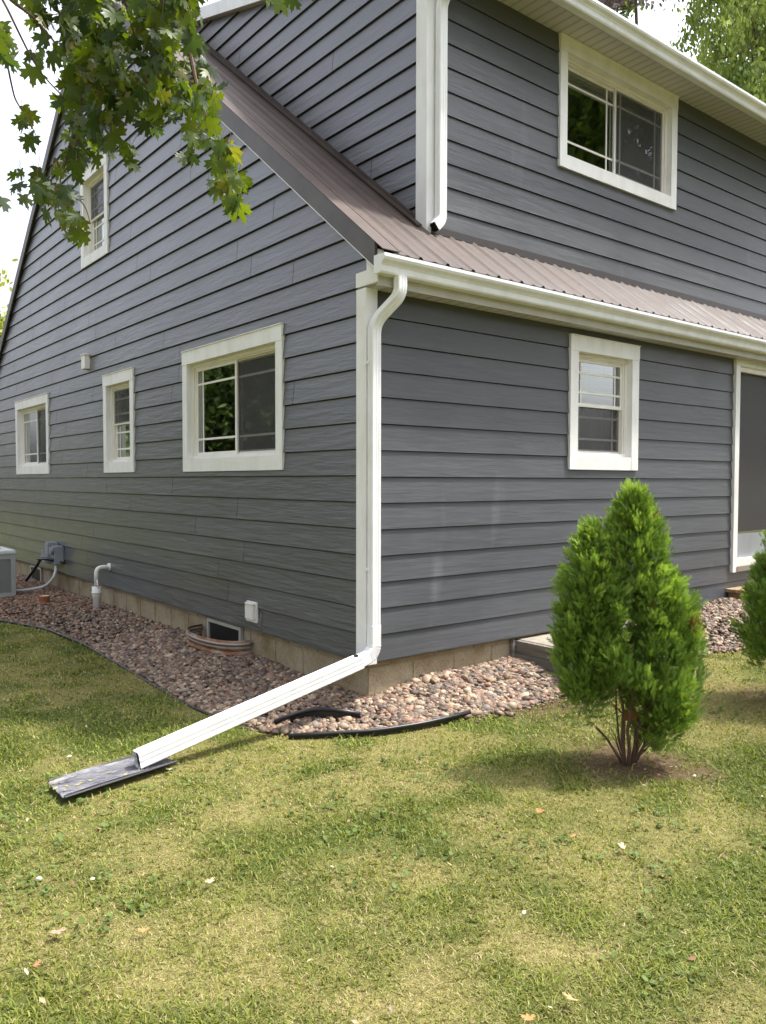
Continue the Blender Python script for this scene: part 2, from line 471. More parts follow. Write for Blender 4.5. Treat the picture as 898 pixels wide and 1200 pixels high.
def soil_mask(x, y):
    m = np.zeros(np.shape(x))
    for c, r in ((TREE1, .42), (TREE2, .5)):
        dd = np.hypot((x - c[0]), (y - c[1])) + .7 * (fbm(x * 3, y * 3) - .5)
        m = np.maximum(m, 1 - sst((dd - r * .1) / (r * 1.05)))
    d = d_edge(x, y)
    k = (x > .6) & (x < 2.6)
    m = np.maximum(m, np.where(k, .8 * (1 - sst((d + .5 * (fbm(x * 2.5, y * 2.5) - .55)) / .3)), 0))
    return m
def dry_mask(x, y):
    n = .5 * fbm(x * 1.3 + 3, y * 1.3 + 9, 3) + .5 * fbm(x * 4.2 + 3, y * 4.2 + 9, 3)
    f = sst((n - .38) / .28)
    # the part of the lawn nearest the camera and to the right is more parched
    fwd = (x - CAM[0]) * FX[0] + (y - CAM[1]) * FX[1]
    return np.clip(f * .75 + .25 * sst((3.2 - fwd) / 1.4) , 0, 1)
bedm = in_bed(GX, GY); soil = soil_mask(GX, GY); dry = dry_mask(GX, GY)
col = np.zeros(GX.shape + (3,))
g1 = np.array([.060, .082, .020]); g2 = np.array([.215, .185, .078]); gs = np.array([.125, .085, .055]); gb = np.array([.07, .048, .035])
col[:] = g1 + (g2 - g1) * dry[..., None]
col = col * (1 - soil[..., None]) + gs * soil[..., None]
col = np.where(bedm[..., None], gb, col)
idx = np.arange(GX.size).reshape(GX.shape)
F = np.stack([idx[:-1, :-1], idx[1:, :-1], idx[1:, 1:], idx[:-1, 1:]], -1).reshape(-1, 4)
me = mesh_arrays('ground', np.stack([GX, GY, GZ], -1).reshape(-1, 3), F, col.reshape(-1, 3))
tag(put('ground', me, M['ground'], None, True), 'patchy lawn ground running up to the stone bed', 'ground', kind='structure')

# ------------------------------------------------------------------ house
house = empty('house', (0, 0, -.3), 'dark gray lap sided two storey house with white trim and brown metal roof', 'house')
EXP = .178
SL = .785; RT = 2.85          # near roof slope, roof top height at y = 0
FSL = .82
RY = (RT + 0 - (4.45 + FSL * 8.2)) / -(SL + FSL)      # ridge y
RZ = RT + SL * RY
DY = .295; DX = .784
Lm = lambda s, z, n: (-n, s, z)
Rm = lambda s, z, n: (s, -n, z)
Um = lambda s, z, n: (s, DY - n, z)
Gm = lambda s, z, n: (DX - n, s, z)

def siding(name, mp, z0, z1, off, smin, smax, holes, mtl, jitter=.05, joints=True, lip=.011, GAP=.0062):
    V = []; Fq = []; Cc = []
    def quad(pts, c):
        i = len(V); V.extend(pts); Fq.append((i, i + 1, i + 2, i + 3)); Cc.extend([c] * 4)
    k0 = math.floor((z0 - off) / EXP)
    k1 = math.ceil((z1 - off) / EXP)
    for k in range(k0, k1):
        zb = off + k * EXP; zt = zb + EXP
        cuts = [zb, zt - GAP] + [z for h in holes for z in (h[2], h[3]) if zb < z < zt - GAP] + [z for z in (z0, z1) if zb < z < zt - GAP]
        cuts = sorted(c for c in set(cuts) if z0 - 1e-6 <= c <= z1 + 1e-6)
        jx = []; s = smin(zb) + random.uniform(.3, 3.4) + (0 if joints else 99)
        while s < smax(zb): jx.append(s); s += random.choice((3.66, 3.66, 2.4, 1.8))
        jx = [j for j in jx if not any(h[0] - .05 < j < h[1] + .05 and h[2] < zt and h[3] > zb for h in holes)]
        cb = 1.0
        cols_ = [random.uniform(1 - jitter, 1 + jitter) for _ in range(len(jx) + 1)]
        nof = lambda z: lip - lip * (z - zb) / EXP
        for a, b in zip(cuts, cuts[1:]):
            sp = [[smin(a), smax(a), smin(b), smax(b)]]
            for h in holes:
                if h[2] < b - 1e-6 and h[3] > a + 1e-6:
                    ns = []
                    for q in sp:
                        if h[1] <= q[0] or h[0] >= q[1]: ns.append(q); continue
                        if h[0] > q[0]: ns.append([q[0], h[0], q[2], h[0]])
                        if h[1] < q[1]: ns.append([h[1], q[1], h[1], q[3]])
                    sp = ns
            for q in sp:
                if q[1] - q[0] < .002 and q[3] - q[2] < .002: continue
                js = [j for j in jx if max(q[0], q[2]) + .01 < j < min(q[1], q[3]) - .01]
                segs = []; lo = (q[0], q[2])
                for j in js:
                    segs.append((lo[0], j - .0025, lo[1], j - .0025, 0)); segs.append((j - .0025, j + .0025, j - .0025, j + .0025, 1)); lo = (j + .0025, j + .0025)
                segs.append((lo[0], q[1], lo[1], q[3], 0))
                for (s0, s1, t0, t1, jj) in segs:
                    bi = sum(1 for j in jx if j < (s0 + s1) / 2)
                    cv = cols_[min(bi, len(cols_) - 1)]
                    d = -.007 if jj else 0
                    na, nb = nof(a) + d, nof(b) + d
                    c = (cv * (.5 if jj else 1),) * 3
                    quad([mp(s0, a, na), mp(s1, a, na), mp(t1, b, nb), mp(t0, b, nb)], c)
                    if abs(a - zb) < 1e-6:
                        quad([mp(s0, a, -.02), mp(s1, a, -.02), mp(s1, a, na), mp(s0, a, na)], c)
                    if abs(b - (zt - GAP)) < 1e-6:      # narrow groove under the next board, its back tinted dark as lap shadow
                        quad([mp(t0, b, nb), mp(t1, b, nb), mp(t1, b, -.02), mp(t0, b, -.02)], c)
                        quad([mp(t0, b, -.02), mp(t1, b, -.02), mp(t1, zt, -.02), mp(t0, zt, -.02)], (.3,) * 3)
    me = mesh_arrays(name, np.array(V), np.array(Fq), np.array(Cc))
    return put(name, me, mtl, house)

# window list: outer trim rectangle s0,s1,z0,z1
WB = (1.03, 2.80, 1.300, 2.405); WM = (4.02, 4.92, 1.306, 2.400); WL = (7.06, 8.72, 1.308, 2.392); WG = (4.72, 5.62, 3.75, 4.86)
WR = (2.084, 3.045, 1.315, 2.418); WU = (2.28, 4.08, 3.918, 5.018)
DOOR = (4.743, 6.75, .274, 2.478)
inner = lambda w, t=.03: (w[0] + t, w[1] - t, w[2] + t, w[3] - t)
siding('wall', Lm, .0095, 7.0, .0095, lambda z: max(.07 if z < 2.49 else .0, (z - RT + .07) / SL), lambda z: min(10.3, 8.2 - (z - 4.37) / FSL), [inner(w) for w in (WB, WM, WL, WG)], M['siding_y'], .13, True, .017, .009)
siding('wall', Rm, 0.0, 2.485, 0.0, lambda z: .06, lambda z: 9.0, [inner(WR), inner(DOOR)], M['siding_x'], .02, False)
siding('wall', Um, 3.02, 5.04, 3.269 - 2 * EXP, lambda z: DX + .06, lambda z: 9.0, [inner(WU)], M['siding_x'], .02, False)
DSL = .300; DT = 5.13     # dormer shed roof
siding('wall', Gm, 2.9, 6.7, 3.643 - 4 * EXP, lambda z: max(DY + .08, (z - DT + .06) / DSL), lambda z: min(5.1, (z - RT + .12) / SL), [], M['siding_y'], .05, True, .017, .010)
# plain shell behind (hidden sides)
bm = bmesh.new()
box(bm, (9.0, 0.02, -.4), (9.05, 10.36, 2.7)); box(bm, (0.02, 10.31, -.4), (9.0, 10.36, 2.8))
poly(bm, [(9.02, 0, 2.7), (9.02, 10.36, 2.7), (9.02, RY, RZ - .1)])
done(bm, 'wall', M['siding_x'], house)

# foundation (course of concrete blocks), set back from the siding
bm = bmesh.new()
def blocks(axis_, a0, a1, holes=()):
    z = -.62
    row = 0
    while z < -.01:
        zt = min(z + .19, -.002)
        s = a0 - (.2 if row % 2 else 0)
        while s < a1:
            e0, e1 = max(s, a0), min(s + .39, a1)
            rr = [(e0, e1)]
            for h in holes:
                nr = []
                for q in rr:
                    if h[2] >= zt or h[3] <= z or h[1] <= q[0] or h[0] >= q[1]: nr.append(q); continue
                    if q[0] < h[0]: nr.append((q[0], h[0]))
                    if q[1] > h[1]: nr.append((h[1], q[1]))
                rr = nr
            for q in rr:
                if q[1] - q[0] > .02:
                    j = random.uniform(0, .0025)
                    if axis_ == 'y': box(bm, (.04 - j, q[0] + .0035, z + .0035), (.2, q[1] - .0035, zt - .0035))
                    else: box(bm, (q[0] + .0035, .04 - j, z + .0035), (q[1] - .0035, .2, zt - .0035))
            s += .40
        z = zt + .0001; row += 1
BW1 = (1.76, 2.465, -.62, -.002); BW2 = (7.62, 8.18, -.62, -.002)
blocks('y', .044, 10.3, (BW1, BW2)); blocks('x', .044, 9.0)
box(bm, (.0435, .0435, -.65), (.19, 1.76, -.003)); box(bm, (.0435, 2.465, -.65), (.19, 7.62, -.003)); box(bm, (.0435, 8.18, -.65), (.19, 10.3, -.003))
box(bm, (.19, .0435, -.65), (9.0, .19, -.0035))
done(bm, 'foundation', M['block'], house)
# sill board shadow line under siding
bm = bmesh.new()
box(bm, (.0, .02, -.012), (.06, 10.3, .004)); box(bm, (.06, .0, -.012), (9, .06, .004))
done(bm, 'sill_plate', M['graywood'], house)

# ---- roof
def roof_sheet(x0, x1, ya, yb, f, name, ribs=True):
    """f(y) -> z of roof top.  ribbed metal panel running up the slope"""
    pts = []
    x = x0
    xs = []
    while x < x1 - 1e-6:
        for dx, h in ((0, 0), (.085, 0), (.095, .006), (.115, .006), (.125, 0), (.20, 0), (.212, .015), (.228, .015), (.24, 0)):
            if x + dx <= x1: xs.append((x + dx, h))
        x += .241
    xs.append((x1, 0))
    V = []; Ff = []
    ys = np.linspace(ya, yb, 9)
    for y in ys:
        for (xx, h) in xs: V.append((xx, y, f(y) + h))
    n = len(xs)
    for i in range(len(ys) - 1):
        for j in range(n - 1): Ff.append((i * n + j, i * n + j + 1, (i + 1) * n + j + 1, (i + 1) * n + j))
    b = len(V)
    for y in (ya, yb):
        for (xx, h) in xs: V.append((xx, y, f(y) - .012))
    for j in range(n - 1):
        Ff.append(((len(ys) - 1) * n + j, (len(ys) - 1) * n + j + 1, b + n + j + 1, b + n + j))
        Ff.append((b + j, b + n + j, b + n + j + 1, b + j + 1))
    me = mesh_arrays(name, np.array(V), np.array(Ff))
    return put(name, me, M['roof'], house)
rf = lambda y: RT + SL * y
ff = lambda y: RZ - FSL * (y - RY)
df = lambda y: DT + DSL * y
roof_sheet(.045, DX - .0, -.235, RY, rf, 'roof')
roof_sheet(DX, 9.05, -.235, DY + .012, rf, 'roof')
roof_sheet(-.03, 9.05, RY, 10.6, ff, 'roof')
dry_y = (RZ - DT + .02) / DSL
roof_sheet(DX - .06, 9.05, -.055, 5.3, df, 'roof')
# rake trim: fascia board + cap over the edge
def rake(bm, mp_x0, mp_x1, f, ya, yb, top, bot):
    pts = []
    for (x, y, dz) in ((mp_x0, ya, bot), (mp_x0, ya, top), (mp_x1, ya, top), (mp_x1, ya, bot)):
        pts.append((x, y, f(y) + dz))
    q = [(x, yb, f(yb) + (z - f(ya))) for (x, _, z) in pts]
    v = [bm.verts.new(p) for p in pts + q]
    for fc in ((0,1,2,3),(7,6,5,4),(0,4,5,1),(1,5,6,2),(2,6,7,3),(3,7,4,0)): bm.faces.new([v[i] for i in fc])
bm = bmesh.new()
rake(bm, -.052, -.030, rf, -.148, RY, .010, -.150)
rake(bm, -.052, -.030, ff, RY, 10.5, .012, -.150)
rake(bm, -.030, .085, ff, RY, 10.5, .012, -.0)
rake(bm, -.030, .05, ff, RY, 10.4, -.03, -.10)
done(bm, 'rake_trim', M['rake'], house)
bm = bmesh.new()
rake(bm, -.056, .085, rf, -.232, RY, .016, .0105)
rake(bm, .085, .10, rf, -.23, RY, .016, .020)
done(bm, 'rake_cap', M['roof'], house)
bm = bmesh.new()
rake(bm, -.050, .02, rf, -.16, RY, -.1505, -.160)
done(bm, 'rake_soffit', M['gutter'], house)
# lighter sheet-metal cap on top of the rake
# dormer rake
bm = bmesh.new()
rake(bm, DX - .075, DX - .055, df, -.03, 5.2, .01, -.12)
done(bm, 'rake_trim', M['gutter'], house)
bm = bmesh.new()
rake(bm, DX - .055, DX + .02, df, -.03, 5.2, -.10, -.12)
done(bm, 'rake_soffit', M['soffit'], house)
# flashing along the wall joints
bm = bmesh.new()
box(bm, (DX + .02, DY - .034, 3.060), (9.0, DY + .01, 3.116))
done(bm, 'flashing', M['flash'], house)
bm = bmesh.new()
rake(bm, DX - .032, DX + .01, rf, DY + .1, RY, .055, .004)
rake(bm, DX - .085, DX - .030, rf, DY + .02, RY, .028, .012)
done(bm, 'flashing', M['roof'], house)

# soffits + fascia
bm = bmesh.new()
box(bm, (0.0, -.150, 2.480), (9.0, .03, 2.492))
done(bm, 'soffit', M['soffit'], house)
bm = bmesh.new()
box(bm, (DX - .05, .028, 5.030), (9.0, DY + .03, 5.042))
done(bm, 'soffit', M['soffit'], house)
bm = bmesh.new()
box(bm, (-.022, -.1505, 2.473), (9.0, -.130, 2.66)); box(bm, (DX - .05, .012, 5.022), (9.0, .032, 5.14))
done(bm, 'fascia', M['fascia'], house)
bm = bmesh.new()      # boxed return at the foot of the rake
v0 = [(-.0305, .082, 2.494), (-.0305, -.152, 2.494), (-.0305, -.152, 2.590), (-.0305, .082, 2.590)]
box(bm, (-.0305, -.149, 2.494), (.05, .082, 2.588))
box(bm, (-.028, -.152, 2.588), (.02, -.03, 2.70))
done(bm, 'eave_return', M['trim'], house)
# K-style gutters
def gutter(x0, x1, yb, zb, name):
    prof = [(0, .115), (0, 0), (-.062, 0), (-.070, .012), (-.074, .045), (-.084, .062), (-.103, .078), (-.110, .094), (-.110, .115), (-.100, .115), (-.100, .106), (-.104, .096), (-.098, .083), (-.079, .067), (-.068, .047), (-.064, .016), (-.058, .006), (-.006, .006), (-.006, .115)]
    bm = bmesh.new()
    xs = [x0, x1]
    rings = [[bm.verts.new((x, yb + p[0], zb + p[1])) for p in prof] for x in xs]
    n = len(prof)
    for i in range(n):
        j = (i + 1) % n
        bm.faces.new((rings[0][i], rings[0][j], rings[1][j], rings[1][i]))
    o = prof[:9]
    for x, dx in ((x0, -.003), (x1, .003)):
        a = [bm.verts.new((x + dx, yb + p[0], zb + p[1])) for p in o]; bm.faces.new(a)
        b_ = [bm.verts.new((x, yb + p[0] , zb + p[1])) for p in o]; bm.faces.new(b_)
        for i in range(len(o)):
            j = (i + 1) % len(o); bm.faces.new((a[i], a[j], b_[j], b_[i]))
    return done(bm, name, M['gutter'], house)
gutter(-.058, 9.0, -.151, 2.536, 'gutter')
gutter(DX - .07, 9.0, .0115, 5.012, 'gutter')
# seams
bm = bmesh.new()
box(bm, (-.030, -.027, -.012), (.066, .0, 2.480)); box(bm, (-.030, .0, -.012), (.002, .078, 2.480))
done(bm, 'corner_board', M['trim'], house)
bm = bmesh.new()
box(bm, (DX - .027, DY - .027, 3.06), (DX + .070, DY, 5.03)); box(bm, (DX - .027, DY, 3.09), (DX + .002, DY + .095, 5.2))
done(bm, 'corner_board', M['trim'], house)

# ---- downspouts
dsp = empty('downspout', (.012, -.064, .1)); dsp.parent = house; dsp.location = (.012, -.064, .4)
p = smooth_path([(.115, -.205, 2.538), (.115, -.205, 2.42), (.012, -.064, 2.25), (.012, -.064, .10)], .075, 6)
bm = bmesh.new(); recttube(bm, p, .058, .076, (0, 1, 0), .0025, rad=.006)
done(bm, 'pipe', M['metal_white'], dsp)
E0 = Vector((.012, -.064, .13)); E1 = Vector((-.13, -.076, .035)); E2 = Vector((-1.655, -.185, -.245))
bm = bmesh.new()
recttube(bm, smooth_path([(.012, -.064, .26), (.012, -.064, .075), E1], .10, 8), .064, .082, (0, 1, 0), .0, rad=.008)
# crimp rings of the elbow
pp = smooth_path([(.012, -.064, .26), (.012, -.064, .075), E1], .10, 8)
for a in pp[2:9]:
    i = pp.index(a); d = (pp[min(i + 1, len(pp) - 1)] - pp[i - 1]).normalized() * .0025
    recttube(bm, [a - d, a + d], .068, .086, (0, 1, 0), 0, rad=.008)
done(bm, 'elbow', M['metal_white'], dsp)
bm = bmesh.new()
recttube(bm, [E1 - (E2 - E1).normalized() * .02, E2], .070, .094, (0, 1, 0), .0022, caps=False, rad=.008)
done(bm, 'extension', M['metal_white'], dsp)
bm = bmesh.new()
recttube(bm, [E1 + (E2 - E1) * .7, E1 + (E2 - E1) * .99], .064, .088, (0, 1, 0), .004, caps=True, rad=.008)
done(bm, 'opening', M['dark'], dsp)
bm = bmesh.new()
c = E1 + Vector((-.03, -.02, .05)); box(bm, c - Vector((.010, .012, .006)), c + Vector((.010, .012, .008)))
done(bm, 'screw', M['flash'], dsp)
for zz in (1.98, .62):
    bm = bmesh.new(); box(bm, (-.030, -.060, zz), (-.018, -.026, zz + .02)); done(bm, 'strap', M['metal_white'], dsp)
ds2 = empty('downspout', (0, 0, 0)); ds2.parent = house; ds2.location = (.86, .2, 3.5)
bm = bmesh.new()
p = smooth_path([(.90, -.05, 5.01), (.90, -.05, 4.95), (.862, .225, 4.75), (.862, .225, 3.155), (.79, .215, 3.09)], .07, 6)
recttube(bm, p, .058, .078, (0, 1, 0), .0025, rad=.006)
done(bm, 'pipe', M['metal_white'], ds2)
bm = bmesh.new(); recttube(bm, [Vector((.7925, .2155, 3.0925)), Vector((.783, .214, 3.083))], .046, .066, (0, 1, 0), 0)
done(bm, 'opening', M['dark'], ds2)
bm = bmesh.new(); box(bm, (.835, .20, 4.1), (.868, .27, 4.12)); done(bm, 'strap', M['metal_white'], ds2)

# ------------------------------------------------------------------ windows
def window(mp, w, kind, label, curtain=None, screen=None, tw=(.095, .095, .115, .12), name='window'):
    s0, s1, z0, z1 = w
    tl, tr_, tb, tt = tw
    a0, a1, b0, b1 = s0 + tl, s1 - tr_, z0 + tb, z1 - tt
    bm = bmesh.new()
    T0, T1 = -.002, .027
    mbox(bm, mp, s0 - .003, s1 + .003, b1, z1, T0, T1 + .003)
    mbox(bm, mp, s0, a0, z0 + .0005, b1 - .0005, T0, T1); mbox(bm, mp, a1, s1, z0 + .0005, b1 - .0005, T0, T1)
    mbox(bm, mp, a0 + .0005, a1 - .0005, z0, b0, T0, T1 - .002)
    mbox(bm, mp, s0 - .006, s1 + .006, z1 + .0005, z1 + .007, T0, T1 + .012)     # drip cap
    # jamb liners
    D = -.075
    j = .012
    mbox(bm, mp, a0 - j, a0 + .002, b0 - j, b1 + j, D, T0 - .0005); mbox(bm, mp, a1 - .002, a1 + j, b0 - j, b1 + j, D, T0 - .0005)
    mbox(bm, mp, a0 + .003, a1 - .003, b1 - .002, b1 + j, D, T0 - .0005); mbox(bm, mp, a0 + .003, a1 - .003, b0 - j, b0 + .002, D, T0 - .0005)
    wo = done(bm, name, M['trim'], house)
    if label: wo['label'] = label
    def sub(n, mt, fn):
        bm = bmesh.new(); fn(bm); return done(bm, n, mt, wo)
    fw = .03
    def frame(bm):
        for (p0, p1, q0, q1) in ((a0 + .003, a0 + fw, b0 + .003, b1 - .003), (a1 - fw, a1 - .003, b0 + .003, b1 - .003), (a0 + fw, a1 - fw, b1 - fw, b1 - .003), (a0 + fw, a1 - fw, b0 + .003, b0 + fw)):
            mbox(bm, mp, p0, p1, q0, q1, -.10, -.030)
        for (p0, p1, q0, q1) in ((a0 + fw, a0 + fw + .012, b0 + fw, b1 - fw), (a1 - fw - .012, a1 - fw, b0 + fw, b1 - fw), (a0 + fw + .012, a1 - fw - .012, b1 - fw - .012, b1 - fw)):
            mbox(bm, mp, p0, p1, q0, q1, -.10, -.045)
    sub('frame', M['vinyl'], frame)
    c0, c1, d0, d1 = a0 + fw + .006, a1 - fw - .006, b0 + fw, b1 - fw - .006
    if kind == 'slider':
        mid = (c0 + c1) / 2
        rects = [(c0, mid + .02, d0, d1, -.075), (mid - .02, c1, d0, d1, -.055)]
    else:
        mid = (d0 + d1) / 2 + .01
        rects = [(c0, c1, mid - .018, d1, -.055), (c0, c1, d0, mid + .018, -.078)]
    for i, (p0, p1, q0, q1, n) in enumerate(rects):
        sf = .030
        def sash(bm):
            mbox(bm, mp, p0, p0 + sf, q0, q1, n - .018, n); mbox(bm, mp, p1 - sf, p1, q0, q1, n - .018, n)
            mbox(bm, mp, p0 + sf, p1 - sf, q0, q0 + sf, n - .018, n); mbox(bm, mp, p0 + sf, p1 - sf, q1 - sf, q1, n - .018, n)
        sub('sash', M['vinyl'], sash)
        e0, e1, g0, g1 = p0 + sf, p1 - sf, q0 + sf, q1 - sf
        sub('pane', M['glass'], lambda bm: mbox(bm, mp, e0 - .004, e1 + .004, g0 - .004, g1 + .004, n - .0105, n - .0075))
        def gr(bm):
            gw = .009; o = .10 if kind == 'slider' else .075
            vs = ([e0 + o] if i == 0 else [e0 + o, e1 - o]) if kind == 'slider' else [e0 + o, e1 - o]
            if kind == 'slider' and mp is not Lm: vs = [e1 - o] if i == 0 else [e0 + o * .6, e1 - o]
            if kind == 'slider' and mp is Lm: vs = [e0 + o] if i == 0 else [e1 - o]
            for v in vs: mbox(bm, mp, v - gw, v + gw, g0, g1, n - .0065, n - .003)
            for v in (g0 + o * 1.2, g1 - o * 1.2): mbox(bm, mp, e0, e1, v - gw, v + gw, n - .0068, n - .0027)
        sub('grille', M['vinyl'], gr)
        if screen == i:
            sub('insect_screen', M['screen'], lambda bm: mbox(bm, mp, e0 - .012, e1 + .012, g0 - .012, g1 + .012, n + .004, n + .006))
    for cu in (curtain or []):
        kind_, f0, f1, h0, h1 = cu
        L_ = lambda f: a0 + (a1 - a0) * f
        H_ = lambda f: b0 + (b1 - b0) * f
        mt_ = M['blind'] if kind_ == 'blind' else M['curtain']
        def cf(bm):
            n_ = 24; pa = []
            for q in range(n_ + 1):
                s = L_(f0) + (L_(f1) - L_(f0)) * q / n_
                dn = -.15 - (.015 * math.sin(q * 1.9) if kind_ != 'blind' else 0)
                pa.append((s, dn))
            for (x1, n1), (x2, n2) in zip(pa, pa[1:]):
                poly(bm, [mp(x1, H_(h0), n1), mp(x2, H_(h0), n2), mp(x2, H_(h1), n2), mp(x1, H_(h1), n1)])
        sub('blind' if kind_ == 'blind' else 'curtain', mt_, cf)
    # dark room lining so the wall opening is closed on all sides
    def room(bm):
        mbox(bm, mp, a0 - .02, a1 + .02, b0 - .02, b1 + .02, -.9, -.105)
        fcs = [f for f in bm.faces if all(abs((Vector(v.co) - Vector(mp(0, 0, -.105))).dot(Vector(mp(0, 0, 1)) - Vector(mp(0, 0, 0)))) < 1e-4 for v in f.verts)]
        bmesh.ops.delete(bm, geom=fcs, context='FACES')
    sub('interior', M['room'], room)
    return wo

window(Lm, WB, 'slider', 'wide two pane slider nearest the corner on the gable side', None, 0)
window(Lm, WM, 'hung', 'narrow double hung window in the middle of the gable side', [('curtain', 0, 1, 0, .5)], 0)
window(Lm, WL, 'slider', 'slider with pale curtain at the far end of the gable side', [('curtain', .5, 1, 0, 1)], 0)
window(Lm, WG, 'hung', 'upstairs gable window behind the hanging maple leaves', [('curtain', 0, 1, 0, .5)], 0)
window(Rm, WR, 'hung', 'small double hung window above the cedar shrub', [('blind', 0, 1, .60, 1), ('curtain', .1, .8, 0, .5)], 1, (.10, .10, .115, .125))
window(Um, WU, 'slider', 'wide upstairs slider under the upper eave', [('blind', 0, .5, .82, 1), ('blind', .5, 1, .9, 1)], 1)
# first sash of the left-wall sliders lies nearer the corner (towards the camera)

# sliding door
def door():
    s0, s1, z0, z1 = DOOR
    bm = bmesh.new()
    mbox(bm, Rm, s0, s0 + .085, z0, z1 - .0005, -.002, .036); mbox(bm, Rm, s1 - .085, s1, z0, z1 - .0005, -.002, .036)
    mbox(bm, Rm, s0 + .0855, s1 - .0855, z1 - .065, z1, -.002, .034)
    d = done(bm, 'sliding_door', M['trim'], house); d['label'] = 'white framed sliding patio door at the right edge'
    a0, a1, b0, b1 = s0 + .085, s1 - .085, z0 + .06, z1 - .065
    def sub(n, mt, f):
        bm = bmesh.new(); f(bm); return done(bm, n, mt, d)
    def fr(bm):
        mbox(bm, Rm, a0 - .01, a0 + .055, b0, b1 + .01, -.12, .004); mbox(bm, Rm, a1 - .055, a1 + .01, b0, b1 + .01, -.12, .004)
        mbox(bm, Rm, a0 + .055, a1 - .055, b1 - .05, b1 + .01, -.12, .003); mbox(bm, Rm, a0 + .055, a1 - .055, b0, b0 + .07, -.12, .003)
        mbox(bm, Rm, a0 + .075, a0 + .095, b0 + .07, b1 - .05, -.08, -.03)
    sub('frame', M['vinyl'], fr)
    sub('threshold', M['zinc'], lambda bm: (mbox(bm, Rm, a0 - .01, a1 + .01, b0 - .055, b0 - .001, -.12, .045)))
    sub('pane', M['glass'], lambda bm: mbox(bm, Rm, a0 + .055, a1 - .055, b0 + .07, b1 - .05, -.072, -.068))
    sub('insect_screen', M['door_screen'], lambda bm: mbox(bm, Rm, a0 + .095, a1 - .055, b0 + .35, b1 - .05, -.050, -.047))
    sub('kick_panel', M['meter'], lambda bm: mbox(bm, Rm, a0 + .095, a1 - .055, b0 + .07, b0 + .33, -.06, -.050))
    def room(bm):
        mbox(bm, Rm, a0 - .01, a1 + .01, b0, b1, -1.6, -.125)
        bm.faces.ensure_lookup_table()
        f = [f for f in bm.faces if all(abs(v.co.y - .125) < 1e-4 for v in f.verts)]
        bmesh.ops.delete(bm, geom=f, context='FACES')
    sub('interior', M['room'], room)
door()
# basement windows
def bwin(w, label):
    s0, s1 = w[0], w[1]; z1 = -.022; z0 = -.46
    bm = bmesh.new()
    mp = lambda s, z, n: (.008 - n, s, z)
    for q in ((s0, s0 + .035, z0, z1), (s1 - .035, s1, z0, z1), (s0 + .035, s1 - .035, z1 - .03, z1), (s0 + .035, s1 - .035, z0, z0 + .03)):
        mbox(bm, mp, q[0], q[1], q[2], q[3], -.03, .0)
    o = done(bm, 'window', M['frame_dull'], house); o['label'] = label
    bm = bmesh.new(); mbox(bm, mp, s0 + .035, s1 - .035, z0 + .03, z1 - .03, -.02, -.016); done(bm, 'pane', M['dull_glass'], o)
    bm = bmesh.new(); mbox(bm, mp, s0 + .001, s1 - .001, z0 - .02, z1 - .001, -.3, -.035); done(bm, 'interior', M['dark'], o)
bwin((1.762, 2.40), 'low basement window inside the rusty steel well')
bwin((7.63, 8.17), 'low basement window behind the air conditioner')
bm = bmesh.new(); box(bm, (.035, 2.402, -.5), (.19, 2.464, -.003)); done(bm, 'window_post', M['flash'], house)

# fittings on the wall
bm = bmesh.new()
mbox(bm, Lm, 1.43, 1.60, .065, .232, .004, .030); mbox(bm, Lm, 1.448, 1.582, .088, .210, .030, .052); mbox(bm, Lm, 1.445, 1.585, .210, .222, .030, .058)
bmesh.ops.bevel(bm, geom=bm.edges[:], offset=.006, segments=2, affect='EDGES')
o = done(bm, 'outlet_cover', M['vinyl'], house); o['label'] = 'white outlet cover low on the gable wall'
bm = bmesh.new()
mbox(bm, Lm, 5.40, 5.53, 2.54, 2.70, .0, .07); mbox(bm, Lm, 5.39, 5.54, 2.70, 2.715, .0, .08)
bmesh.ops.bevel(bm, geom=bm.edges[:], offset=.004, segments=1, affect='EDGES')
o = done(bm, 'vent_cover', M['vinyl'], house); o['label'] = 'small white vent hood above the narrow window'
# pvc drain
dr = empty('drain_pipe', (0, 0, 0)); dr.parent = house; dr.location = (-.15, 4.8, .3)
dr['label'] = 'white plastic pipe bending out of the gable wall into the stones'
bm = bmesh.new()
tube(bm, smooth_path([(.02, 4.80, .235), (-.165, 4.80, .235), (-.165, 4.80, .04)], .07, 6), .026, 14)
tube(bm, [(-.008, 4.80, .235), (-.030, 4.80, .235)], .042, 16)
done(bm, 'pipe', M['pvc'], dr, True)
bm = bmesh.new()
tube(bm, [(-.165, 4.80, .02), (-.165, 4.80, -.09), (-.165, 4.80, -.10), (-.165, 4.80, -.30)], [.050, .050, .041, .041], 16)
for a in (0, math.pi): 
    c, s = math.cos(a), math.sin(a)
    tube(bm, [(-.165 + .022 * s, 4.80 + .022 * c, .10), (-.165 + .045 * s, 4.80 + .045 * c, .01)], .009, 6)
tube(bm, [(-.165, 4.80, -.035), (-.165, 4.80, -.055)], .056, 16)
done(bm, 'coupling', M['pvc'], dr, True)
